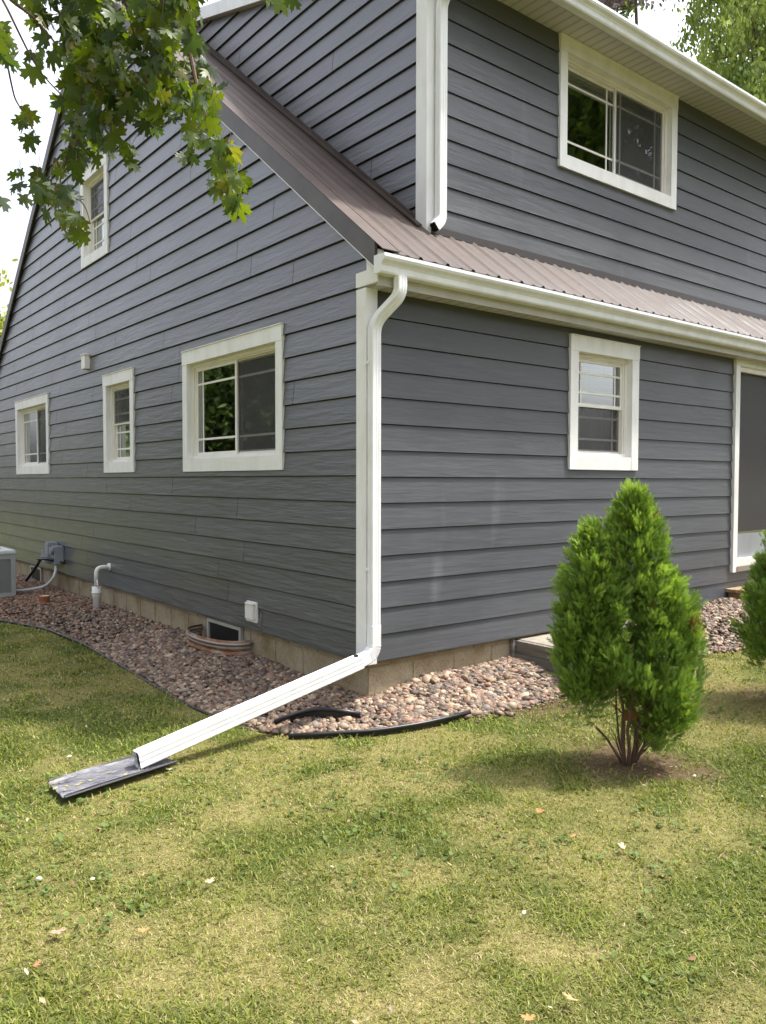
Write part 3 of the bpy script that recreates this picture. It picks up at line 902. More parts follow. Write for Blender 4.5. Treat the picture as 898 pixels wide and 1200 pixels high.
# gas meter / electric disconnect cluster
gm = empty('utility_box', (0, 0, 0)); gm.parent = house; gm.location = (-.1, 6.7, .4)
gm['label'] = 'gray utility box with cables low on the gable wall'
bm = bmesh.new()
box(bm, (-.12, 6.50, .12), (.0, 6.70, .36)); box(bm, (-.15, 6.70, .12), (-.01, 6.86, .40)); 
bmesh.ops.bevel(bm, geom=bm.edges[:], offset=.012, segments=2, affect='EDGES')
poly(bm, [(-.10, 6.86, .38), (-.10, 7.15, .16), (-.10, 7.15, .12), (-.10, 6.86, .12)]); poly(bm, [(-.02, 6.86, .38), (-.02, 7.15, .16), (-.02, 7.15, .12), (-.02, 6.86, .12)])
poly(bm, [(-.10, 6.86, .38), (-.10, 7.15, .16), (-.02, 7.15, .16), (-.02, 6.86, .38)])
tube(bm, [(-.05, 7.2, .18), (-.05, 7.2, .26)], .05, 10)
tube(bm, [(-.13, 6.58, .30), (-.16, 6.58, .30)], .05, 12)
done(bm, 'case', M['meter'], gm)
bm = bmesh.new()
tube(bm, smooth_path([(-.09, 6.56, .12), (-.14, 6.45, -.02), (-.24, 6.50, -.15), (-.45, 6.55, -.185), (-.62, 6.62, -.19)], .12, 6), .018, 8)
done(bm, 'conduit', M['conduit'], gm, True)
bm = bmesh.new()
tube(bm, smooth_path([(-.13, 6.55, .18), (-.17, 6.9, .20), (-.16, 7.2, .05), (-.26, 7.35, -.16)], .12, 6), .02, 8)
tube(bm, smooth_path([(-.02, 6.45, .15), (-.17, 6.7, .19), (-.20, 7.0, .16)], .12, 6), .014, 8)
done(bm, 'cable', M['plastic_black'], gm, True)

# ------------------------------------------------------------------ air conditioner
ac = empty('air_conditioner', (-.98, 6.75, -.22), 'gray louvred air conditioner with pale top at the left edge', 'air conditioner')
ax0, ax1, ay0, ay1, az0, az1 = -1.36, -.63, 6.38, 7.08, -.24, .30
bm = bmesh.new()
for (x, y) in ((ax0, ay0), (ax1 - .05, ay0), (ax0, ay1 - .05), (ax1 - .05, ay1 - .05)): box(bm, (x, y, az0), (x + .05, y + .05, az1))
for z in (az0, az1 - .06): box(bm, (ax0 + .05, ay0 + .004, z), (ax1 - .05, ay0 + .04, z + .06)); box(bm, (ax1 - .04, ay0 + .05, z), (ax1 - .004, ay1 - .05, z + .06)); box(bm, (ax0 + .004, ay0 + .05, z), (ax0 + .04, ay1 - .05, z + .06))
for x in (ax0 + .27, ax0 + .47): box(bm, (x, ay0 + .002, az0 + .06), (x + .025, ay0 + .03, az1 - .06))
done(bm, 'casing', M['ac_body'], ac)
bm = bmesh.new()
for k in range(34):
    z = az0 + .065 + k * .0125
    if z > az1 - .065: break
    for q in ((ax0 + .05, ax0 + .27), (ax0 + .295, ax0 + .47), (ax0 + .495, ax1 - .05)):
        box(bm, (q[0], ay0 + .012, z), (q[1], ay0 + .02, z + .006))
    box(bm, (ax1 - .02, ay0 + .05, z), (ax1 - .012, ay1 - .05, z + .006))
done(bm, 'louvre_grille', M['ac_body'], ac)
bm = bmesh.new(); box(bm, (ax0 + .04, ay0 + .045, az0), (ax1 - .045, ay1 - .04, az1 - .01)); done(bm, 'coil', M['ac_dark'], ac)
bm = bmesh.new(); box(bm, (ax0 - .012, ay0 - .012, az1), (ax1 + .012, ay1 + .012, az1 + .05))
bmesh.ops.bevel(bm, geom=bm.edges[:], offset=.012, segments=2, affect='EDGES'); done(bm, 'lid', M['ac_top'], ac)
bm = bmesh.new()
for k in range(6):
    r_ = .05 + k * .045
    tube(bm, [((ax0 + ax1) / 2 + r_ * math.cos(a), (ay0 + ay1) / 2 + r_ * math.sin(a), az1 + .062) for a in np.linspace(0, 2 * math.pi, 25)], .004, 5, False)
done(bm, 'fan_guard', M['ac_body'], ac)

# window well
ww = empty('window_well', (-.1, 2.1, -.3), 'rusty galvanised half round window well sunk in the stones', 'window well')
bm = bmesh.new()
WN = 40
def wellpt(i, r=0): 
    a = math.pi * i / WN
    return (.03 - (.27 + r) * math.sin(a) ** .7, 2.06 + (.46 + r) * math.cos(a))
for z0_, z1_ in [(-.55 + .045 * k, -.55 + .045 * (k + 1)) for k in range(10)]:
    zm = (z0_ + z1_) / 2
    for i in range(WN):
        a, b_ = wellpt(i), wellpt(i + 1); c_, d_ = wellpt(i, .010), wellpt(i + 1, .010)
        poly(bm, [(*a, z0_), (*b_, z0_), (*d_, zm), (*c_, zm)]); poly(bm, [(*c_, zm), (*d_, zm), (*b_, z1_), (*a, z1_)])
done(bm, 'well_wall', M['rust'], ww)
bm = bmesh.new(); tube(bm, [(*wellpt(i, .004), -.132) for i in range(WN + 1)], .013, 8)
tube(bm, [(*wellpt(i, .004), -.160) for i in range(WN + 1)], .007, 8); done(bm, 'rim', M['zinc'], ww, True)

# splash tray
sp = empty('splash_tray', (-1.75, -.1, -.3), 'dirty gray plastic splash tray under the downspout end on the lawn', 'splash tray')
A = [Vector((-2.075, -.105, 0)), Vector((-2.080, -.374, 0)), Vector((-1.455, -.235, 0)), Vector((-1.470, .01, 0))]
def tz(p): return float(lawn_z(p.x, p.y)) + .034
bm = bmesh.new()
NB = 14
bmr = []
for i in range(7):
    t = i / 6
    row = []
    for j in range(NB + 1):
        u = j / NB
        q = (A[0] * (1 - u) + A[1] * u) * (1 - t) + (A[3] * (1 - u) + A[2] * u) * t
        edge = .014 * (sst(1 - min(u, 1 - u) / .07))
        rib = .006 * (1 if j % 4 == 2 else 0)
        row.append(bm.verts.new((q.x, q.y, tz(q) + edge + rib + .004 * math.sin(t * 5))))
    bmr.append(row)
for a, b_ in zip(bmr, bmr[1:]):
    for j in range(NB): bm.faces.new((a[j], a[j + 1], b_[j + 1], b_[j]))
bmesh.ops.solidify(bm, geom=bm.faces[:], thickness=.006)
done(bm, 'tray', M['splash'], sp)
bm = bmesh.new()
for (p_, q_) in ((A[0], A[3]), (A[1], A[2])):
    tube(bm, [(p_.x, p_.y, tz(p_) + .010), (q_.x, q_.y, tz(q_) + .010)], .006, 6)
done(bm, 'rim', M['splash_edge'], sp)

bm = bmesh.new()
for _ in range(34):
    t_ = random.random(); u_ = min(.9, max(.1, random.gauss(.45, .2)))
    q_ = (A[0] * (1 - u_) + A[1] * u_) * (1 - t_) + (A[3] * (1 - u_) + A[2] * u_) * t_
    c0 = Vector((q_.x, q_.y, tz(q_) + .008)); d_ = Vector((random.gauss(0, 1), random.gauss(0, 1), random.gauss(0, .15))).normalized() * random.uniform(.006, .020); e_ = Vector((-d_.y, d_.x, .002)) * .4
    poly(bm, [c0 - d_, c0 + e_, c0 + d_, c0 - e_])
put('tray_debris', (lambda me: (bm.to_mesh(me), bm.free(), me)[2])(bpy.data.meshes.new('tray_debris')), M['debris'])
tag(bpy.data.objects['tray_debris'], 'yellowed grass and leaf bits lying on the splash tray', 'litter', kind='stuff')
# stoop
st = empty('stoop', (2.2, -.3, -.3), 'low concrete stoop with gray timber edge behind the cedar shrub', 'stoop')
bm = bmesh.new(); box(bm, (1.515, -.50, -.4), (3.1, .038, -.028)); bmesh.ops.bevel(bm, geom=bm.edges[:], offset=.006, segments=1, affect='EDGES'); done(bm, 'slab', M['pad'], st)
bm = bmesh.new(); box(bm, (1.478, -.54, -.13), (1.512, .036, -.035)); box(bm, (1.470, -.54, -.45), (1.512, .036, -.134)); box(bm, (1.44, .0, -.45), (1.468, .034, -.03))
box(bm, (1.514, -.54, -.4), (3.12, -.502, -.036)); done(bm, 'timber_edge', M['graywood'], st)
# wood step
ws = empty('wooden_step', (5.3, -.4, -.2), 'tan wooden step box below the sliding door', 'step')
bm = bmesh.new()
for k in range(6): box(bm, (4.66, -.12 - .14 * k, .078), (6.3, -.12 - .14 * k + .132, .112))
done(bm, 'tread', M['stepwood'], ws)
bm = bmesh.new(); box(bm, (4.69, -.80, -.35), (6.27, -.022, .072)); done(bm, 'riser', M['stepwood'], ws)
# tree stump
sm = empty('tree_stump', (-.48, 5.75, -.25), 'small sawn reddish stump in the mulch near the air conditioner', 'stump')
def stump():
    bm = bmesh.new(); n = 14
    cx, cy, z0 = -.50, 5.62, float(ground_z(np.array([-.5]), np.array([5.62]))[0]) - .03
    rings = []
    for z, r in ((z0, .085), (z0 + .05, .062), (z0 + .125, .055)):
        rings.append([bm.verts.new((cx + r * (1 + .12 * math.sin(3 * a)) * math.cos(a), cy + r * (1 + .1 * math.cos(2 * a)) * math.sin(a), z)) for a in np.linspace(0, 2 * math.pi, n, endpoint=False)])
    for a, b_ in zip(rings, rings[1:]):
        for i in range(n): bm.faces.new((a[i], a[(i + 1) % n], b_[(i + 1) % n], b_[i]))
    done(bm, 'stem', M['cutwood'], sm)
    bm = bmesh.new(); bm.faces.new([bm.verts.new((v.x, v.y, v.z)) for v in [Vector((cx + .054 * (1 + .12 * math.sin(3 * a)) * math.cos(a), cy + .054 * (1 + .1 * math.cos(2 * a)) * math.sin(a), z0 + .127)) for a in np.linspace(0, 2 * math.pi, n, endpoint=False)]])
    done(bm, 'cut_face', M['cuttop'], sm)
stump()

# edging strips
def gz1(x, y): return float(ground_z(np.array([x]), np.array([y]))[0])
def edging(name, pts, r, label, lift=.012, blade=True):
    path = smooth_path([(x, y, gz1(x, y) + lift + (dz or 0)) for x, y, dz in pts], .2, 5)
    bm = bmesh.new(); tube(bm, path, r, 8)
    if blade:
        for a, b_ in zip(path, path[1:]): poly(bm, [a, b_, b_ - Vector((0, 0, .07)), a - Vector((0, 0, .07))])
    o = done(bm, name, M['plastic_black'], None, True)
    tag(o, label, 'edging', 'black plastic garden edging strips')
edging('garden_edging', [(x, y, 0) for x, y in EDGE[3:11][:7]][0:7] + [(-.80, .10, -.02)], .011, 'long thin black edging between the left lawn and stone bed')
edging('garden_edging', [(-.73, -.19, .012), (-.50, -.35, .02), (-.29, -.475, .024), (.05, -.57, .03), (.42, -.555, .04)], .0125, 'loose black edging strip curving in front of the corner stones')
edging('garden_edging', [(-.665, .085, .02), (-.50, .035, .055), (-.36, -.04, .06), (-.215, -.215, .04)], .0145, 'short black edging piece arched over the stones by the corner')

# ------------------------------------------------------------------ stones
def ico(sub):
    bm = bmesh.new(); bmesh.ops.create_icosphere(bm, subdivisions=sub, radius=1)
    V = np.array([v.co[:] for v in bm.verts]); Fc = np.array([[v.index for v in f.verts] for f in bm.faces]); bm.free(); return V, Fc
PAL = np.array([(.36, .27, .19), (.30, .18, .13), (.22, .165, .125), (.17, .145, .125), (.15, .09, .065), (.27, .20, .14), (.44, .36, .26), (.19, .115, .08), (.10, .08, .065), (.25, .165, .10), (.31, .24, .16)])
def stones(region, n, smin_, smax_, sub, layer, tint=1.0):
    x = rng.uniform(region[0], region[1], n); y = rng.uniform(region[2], region[3], n)
    k = in_bed(x, y) & ((x < .05) | (y < .05)) & ~((((x - .03) / .29) ** 2 + ((y - 2.06) / .47) ** 2) < 1) & ~((x > 1.46) & (x < 3.1) & (y > -.54)) & ~((x > 4.66) & (y > -.8))
    d = d_edge(x, y)
    k &= (d > .02) | (rng.random(n) < .2)
    x, y = x[k], y[k]; n = len(x)
    s = rng.uniform(smin_, smax_, n) * (1 + .5 * (rng.random(n) < .08))
    z = ground_z(x, y) + s * (.15 + layer) + .01
    sc = np.stack([s * rng.uniform(.8, 1.3, n), s * rng.uniform(.65, 1.0, n), s * rng.uniform(.42, .72, n)], 1)
    ax = unit(n) * np.array([.5, .5, .2]); yv = unit(n); nh = np.tile([0, 0, 1.], (n, 1)) + ax
    R = rot_from(yv * np.array([1, 1, .25]) + 1e-3, nh)
    c = PAL[rng.integers(0, len(PAL), n)] * rng.uniform(.38, .98, (n, 1)) * np.array([1.03, .98, .93]) * tint
    # left end of the bed is redder mulch-covered
    far = sst((y - 4.4) / 1.6)[:, None]
    c = c * (1 - far * .55) + np.array([.23, .145, .10]) * rng.uniform(.5, 1.4, (n, 1)) * far * .55
    V0, F0 = ico(sub)
    parts = []
    out = []
    for q in range(5):
        seed = rng.normal(size=(4, 3)) * 1.4
        Vq = V0 * (1 + .20 * np.sin(V0 @ seed[0] * 1.5 + q)[:, None] + .13 * np.sin(V0 @ seed[1] * 2.6)[:, None])
        m_ = np.arange(n) % 5 == q
        out.append((Vq, F0, np.stack([x, y, z], 1)[m_], R[m_], sc[m_], c[m_]))
    return out
allp = []
allp += stones((-1.1, .1, -.75, 3.2), 14000, .009, .025, 2, .1)
allp += stones((0, 1.6, -.75, .05), 8000, .009, .028, 2, .15)
allp += stones((-1.1, .1, 3.2, 9), 10000, .009, .025, 1, .1)
allp += stones((-3.5, -1.0, 5.2, 9), 3500, .018, .034, 1, .1)
allp += stones((1.6, 6.6, -1.05, .05), 12500, .010, .028, 1, .1)
_ib = in_bed
def in_bed(x, y): return (d_edge(x, y) < .16 * rng.random(np.shape(x)) ** 2) & (np.asarray(x) > .35)
allp += stones((.35, 4.5, -1.15, -.3), 5200, .008, .020, 1, .1)
in_bed = _ib
Vs = []; Fs = []; Cs = []; off = 0
for (TV, TF, P_, R_, S_, c_) in allp:
    V = (np.einsum('nij,nkj->nki', R_, TV[None] * S_[:, None, :]) + P_[:, None, :]).reshape(-1, 3)
    Fx = (TF[None] + (np.arange(len(P_)) * len(TV))[:, None, None]).reshape(-1, 3) + off
    Vs.append(V); Fs.append(Fx); Cs.append(np.repeat(c_, len(TV), 0)); off += len(V)
me = mesh_arrays('river_stones', np.vstack(Vs), np.vstack(Fs), np.vstack(Cs))
tag(put('river_stones', me, M['stone'], None, True), 'bed of small pinkish brown river stones along the foundation', 'stones', kind='stuff')
# wood-chip mulch at far left
n = 5200
x = rng.uniform(-3.2, -.1, n); y = rng.uniform(4.4, 8, n); k = in_bed(x, y) & (rng.random(n) < sst((y - 4.2) / 1.6)); x, y = x[k], y[k]; n = len(x)
TV = np.array([(-.5, -1, 0), (.5, -1, 0), (.5, 1, 0), (-.5, 1, 0), (-.3, -.8, .3), (.3, -.8, .3), (.3, .8, .3), (-.3, .8, .3)]); TF = np.array([(0, 1, 5, 4), (1, 2, 6, 5), (2, 3, 7, 6), (3, 0, 4, 7), (4, 5, 6, 7)])
yv = unit(n) * np.array([1, 1, .2]); me = scatter('mulch', TV, TF, np.stack([x, y, ground_z(x, y) + .03], 1), rot_from(yv, unit(n) * .4 + np.array([0, 0, 1.])), rng.uniform(.010, .024, n), np.array([.25, .15, .095]) * rng.uniform(.4, 1.5, (n, 1)))
tag(put('mulch', me, M['litter']), 'reddish wood chip mulch scattered over the far end of the bed', 'mulch', kind='stuff')

# ------------------------------------------------------------------ grass
def sample_sector(N, rmin, rmax, power):
    # density ~ r^-power in plan, measured from the viewpoint, over a wide fan
    u = rng.random(N); e = 2 - power
    r = (rmin ** e + u * (rmax ** e - rmin ** e)) ** (1 / e)
    a0_ = math.atan2(FX[1], FX[0]); a = a0_ + rng.uniform(-.95, 1.0, N)
    return CAM[0] + r * np.cos(a), CAM[1] + r * np.sin(a), r
N = 560000
x, y, r = sample_sector(N, 1.45, 13, 1.55)
soilv = soil_mask(x, y); bedv = in_bed(x, y)
de = d_edge(x, y)
ontray = (x > -2.10) & (x < -1.44) & (y > -.385 + .22 * (x + 2.08)) & (y < -.09 + .19 * (x + 2.07))
dryv = dry_mask(x, y)
thin = fbm(x * 4.5, y * 4.5, 3)
thin = thin * (1 - .22 * dryv)
keep = ((~bedv) | ((de < .05) & (rng.random(N) < .5) & ((x < -.75) | (x > .5)))) & (rng.random(N) > soilv * .93) & ~ontray & ((x < .0) | (y < .05)) & (rng.random(N) < .55 + .9 * thin)
keep &= ~((x > 0) & (y > 0))
x, y, r, dryv, thin = x[keep], y[keep], r[keep], dryv[keep], thin[keep]; N = len(x)
z = ground_z(x, y) - .004
ln_ = rng.uniform(.014, .042, N) * (.8 + .6 * thin) * (1 - .35 * dryv)
wd = .0017 * (np.clip(r / 2.2, 1, 9) ** .8) * rng.uniform(.7, 1.5, N)
az = rng.uniform(0, 2 * math.pi, N); lean = rng.uniform(.25, 1.35, N)
isdry = rng.random(N) < (.09 + .30 * dryv + .50 * sst((fbm(x * 9 + 2, y * 9 + 8, 2) - .52) / .2) * (.4 + .6 * dryv))
lean = np.where(isdry, lean * 1.15 + .15, lean); ln_ = np.where(isdry, ln_ * .72, ln_); wd = np.where(isdry, wd * .8, wd)
dx, dy = np.cos(az), np.sin(az); sx, sy = -dy, dx
l1 = ln_ * .55; l2 = ln_ * .5
le2 = np.clip(lean + .45, 0, 1.62)
P0_ = np.stack([x, y, z], 1)
P1_ = P0_ + np.stack([dx * np.sin(lean) * l1, dy * np.sin(lean) * l1, np.cos(lean) * l1], 1)
P2_ = P1_ + np.stack([dx * np.sin(le2) * l2, dy * np.sin(le2) * l2, np.cos(le2) * l2], 1)
S_ = np.stack([sx, sy, np.zeros(N)], 1) * wd[:, None]
V = np.stack([P0_ - S_, P0_ + S_, P1_ + S_ * .85, P1_ - S_ * .85, P2_ + S_ * .22, P2_ - S_ * .22], 1).reshape(-1, 3)
b0 = (np.arange(N) * 6)[:, None]
F = np.concatenate([b0 + np.array([[0, 1, 2, 3]]), b0 + np.array([[3, 2, 4, 5]])], 0)
hue = rng.random((N, 1))
big = fbm(x * .7 + 20, y * .7 + 4, 3)[:, None]
gcol = np.array([.080, .122, .016]) * (1 - hue) + np.array([.235, .248, .042]) * hue
gcol = gcol * (.70 + .6 * big) * (.75 + .5 * fbm(x * 6 + 5, y * 6 + 2, 2)[:, None])
gcol = gcol * (1 - .35 * dryv[:, None]) + np.array([.29, .29, .07]) * .35 * dryv[:, None]
scol = np.array([.44, .37, .17]) * (1 - hue) + np.array([.32, .245, .11]) * hue
cc = np.where(isdry[:, None], scol, gcol)
me = mesh_arrays('grass', V, F, np.repeat(cc, 6, 0))
tag(put('grass', me, M['grass']), 'short patchy green and straw coloured lawn grass', 'grass', kind='stuff')
# thatch lying flat between the blades
n = 90000
x, y, r = sample_sector(n, 1.45, 8, 1.4)
k = (~in_bed(x, y)) & (rng.random(n) < .25 + .6 * dry_mask(x, y) + .4 * soil_mask(x, y)) & ((x < 0) | (y < 0)) & ~((x > -2.10) & (x < -1.44) & (y > -.385 + .22 * (x + 2.08)) & (y < -.09 + .19 * (x + 2.07)))
x, y, r = x[k], y[k], r[k]; n = len(x)
TV = np.array([(-.04, -1, 0), (.04, -1, 0), (.05, 0, .10), (-.05, 0, .10), (.03, 1, 0), (-.03, 1, 0)]); TF = np.array([(0, 1, 2, 3), (3, 2, 4, 5)])
me = scatter('thatch', TV, TF, np.stack([x, y, ground_z(x, y) + rng.uniform(.002, .016, n)], 1), rot_from(unit(n) * np.array([1, 1, .18]), unit(n) * .4 + np.array([0, 0, 1.])), rng.uniform(.006, .016, n), (np.array([.36, .31, .15]) * rng.uniform(.45, 1.2, (n, 1))))
tag(put('thatch', me, M['grass']), 'flattened straw coloured thatch between the grass blades', 'thatch', kind='stuff')
# broadleaf weeds / clover
n = 2600
x, y, r = sample_sector(n, 1.5, 7, 1.2)
cl = fbm(x * 1.7 + 31, y * 1.7 + 17, 3)
k = (~in_bed(x, y)) & (cl > .53) & (soil_mask(x, y) < .3) & ((x < 0) | (y < 0)); x, y = x[k], y[k]
n = len(x)
x = np.repeat(x, 4) + rng.normal(0, .018, n * 4); y = np.repeat(y, 4) + rng.normal(0, .018, n * 4); n = len(x)
a = np.linspace(0, 2 * math.pi, 8, endpoint=False); TV = np.vstack([[(0, 0, -.15)], np.stack([np.cos(a), np.sin(a) * .8, .05 * np.cos(2 * a)], 1)]); TF = np.array([(0, i + 1, (i + 1) % 8 + 1) for i in range(8)])
me = scatter('clover', TV, TF, np.stack([x, y, ground_z(x, y) + rng.uniform(.008, .03, n)], 1), rot_from(unit(n) * np.array([1, 1, .3]), unit(n) * .55 + np.array([0, 0, 1.])), rng.uniform(.006, .013, n), np.array([.105, .155, .035]) * rng.uniform(.7, 1.2, (n, 1)))
tag(put('clover', me, M['grass']), 'small broadleaf weeds mixed through the lawn', 'weeds', kind='stuff')
# fine dry litter
n = 5200
x, y, r = sample_sector(n, 1.5, 9, .9)
k = (rng.random(n) < .10 + .9 * soil_mask(x, y)) & ((x < -.03) | (y < -.03)); x, y = x[k], y[k]; n = len(x)
TV = np.array([(0, -1, 0), (.5, 0, .12), (0, 1, 0), (-.5, 0, .12)]); TF = np.array([(0, 1, 2), (0, 2, 3)])
lc = np.array([(.40, .30, .18), (.28, .15, .08), (.45, .38, .27), (.20, .12, .07)])[rng.integers(0, 4, n)]
me = scatter('leaf_litter', TV, TF, np.stack([x, y, ground_z(x, y) + .028], 1), rot_from(unit(n) * np.array([1, 1, .3]), unit(n) * .5 + np.array([0, 0, 1.])), rng.uniform(.005, .016, n), lc * rng.uniform(.6, 1.3, (n, 1)))
tag(put('leaf_litter', me, M['litter']), 'tiny dry leaf crumbs scattered over the lawn', 'litter', kind='stuff')

# ------------------------------------------------------------------ leaves
def maple_template():
    # half outline of a five lobed leaf, tip along +y
    h = [(0, 1.0), (.07, .80), (.15, .78), (.13, .62), (.17, .48), (.30, .60), (.36, .72), (.42, .62), (.60, .62), (.52, .50), (.50, .42), (.66, .36), (.50, .26), (.30, .20), (.36, .08), (.50, .00), (.34, -.06), (.14, -.04), (.02, .02)]
    pts = h + [(-x, y) for x, y in reversed(h[1:])]
    V = [(0, .25, 0)] + [(x, y, -.22 * abs(x) ** 1.3 - .12 * max(0, y) ** 2) for x, y in pts]
    n = len(pts)
    return np.array(V), np.array([(0, i + 1, (i + 1) % n + 1) for i in range(n)])
MV, MF = maple_template()
def fallen(px, py, size, colr, label, gi):
    d = FX + RX * ((px - 449) / 933.5) - UX * ((py - 600) / 933.5)
    t = (-.30 - CAM[2]) / d[2]; p = CAM + d * t
    for _ in range(3):
        zt = gz1(p[0], p[1]) + .028; t = (zt - CAM[2]) / d[2]; p = CAM + d * t
    a = random.uniform(0, 6.28)
    V = MV.copy(); V[:, 2] *= -1.6
    Rr = np.array(Matrix.Rotation(a, 3, 'Z') @ Matrix.Rotation(random.uniform(-.35, .35), 3, 'X'))
    V = (V * size * np.array([1, .8, 1])) @ Rr.T
    c = np.array(colr) * np.ones((len(V), 1))
    me = mesh_arrays('fallen_leaf', V, MF, c)
    o = put('fallen_leaf', me, M['litter']); o.location = p
    tag(o, label, 'leaf', gi)
G_ = 'dry maple leaves fallen on the lawn'
for (px, py, s, c, lab) in (
    (68, 1090, .045, (.42, .25, .17), 'pinkish brown dead leaf at the lower left of the lawn'),
    (168, 1092, .035, (.40, .22, .09), 'small brown orange dead leaf on the lawn below the splash tray'),
    (295, 990, .035, (.40, .20, .10), 'red brown curled leaf on the middle lawn'),
    (248, 1034, .035, (.52, .40, .22), 'tan curled leaf left of the lawn centre'),
    (632, 952, .035, (.42, .20, .08), 'orange leaf lying a little left below the cedar shrub'),
    (674, 980, .028, (.44, .23, .09), 'tiny orange leaf directly below the cedar shrub'),
    (732, 994, .040, (.52, .34, .24), 'pale pinkish leaf on the lawn at right'),
    (672, 1170, .042, (.45, .31, .14), 'yellow brown twisted leaf near the bottom edge'),
    (620, 1196, .035, (.42, .22, .09), 'orange leaf cut by the bottom edge of the picture'),
    (530, 1014, .030, (.48, .37, .18), 'small yellow tan leaf right of the lawn centre'),
    (40, 1130, .03, (.30, .16, .08), 'dark brown leaf at the lower left corner lawn'),
    (775, 896, .045, (.42, .27, .17), 'large brown leaf at the foot of the cedar shrub')):
    fallen(px, py, s, c, lab, G_)
def pebble(px, py, size, lab):
    d = FX + RX * ((px - 449) / 933.5) - UX * ((py - 600) / 933.5); t = (-.30 - CAM[2]) / d[2]; p = CAM + d * t
    V0, F0 = ico(2); V = V0 * (1 + .2 * np.sin(V0 @ np.array([2, 1.3, .7]) + px)[:, None]) * np.array([1, .75, .55]) * size * .75
    o = put('pebble', mesh_arrays('pebble', V, F0, np.ones((len(V), 3)) * np.array([.62, .60, .54])), M['stone'], None, True)
    o.location = (p[0], p[1], gz1(p[0], p[1]) + .024); tag(o, lab, 'pebble', 'stray white pebbles on the lawn')
for a in ((46, 1031, .016, 'white pebble on the lawn below the splash tray'), (614, 1071, .013, 'white pebble at the lower middle of the lawn'), 
          (814, 909, .015, 'flat white pebble on the bare soil right of the shrub'), (81, 886, .016, 'pale gray pebble on the left lawn above the tray')): pebble(*a)

# ------------------------------------------------------------------ cedar shrubs
def spray_template():
    V = []; Fc = []
    def leaf(p, d, L, w):
        p = np.array(p); d = np.array(d); d = d / np.linalg.norm(d); s = np.array([d[1], -d[0], 0]) * w
        i = len(V); V.extend([p - s * .4, p + d * L * .5 - s + [0, 0, .01], p + d * L, p + d * L * .5 + s + [0, 0, .01]]); Fc.append((i, i + 1, i + 2, i + 3))
    leaf((0, 0, 0), (0, 1, 0), 1.0, .030)
    for k, yy in enumerate((.10, .26, .42, .58, .74)):
        L = .34 * (1 - yy * .45)
        for sgn in (-1, 1):
            z_ = .06 * math.sin(k * 2 + sgn)
            leaf((0, yy, z_), (sgn * .50, .86, 0), L, .030)
            leaf((sgn * L * .25, yy + L * .4, z_), (sgn * .15, 1, 0), L * .6, .022)
    return np.array(V), np.array(Fc)
SV, SF = spray_template()
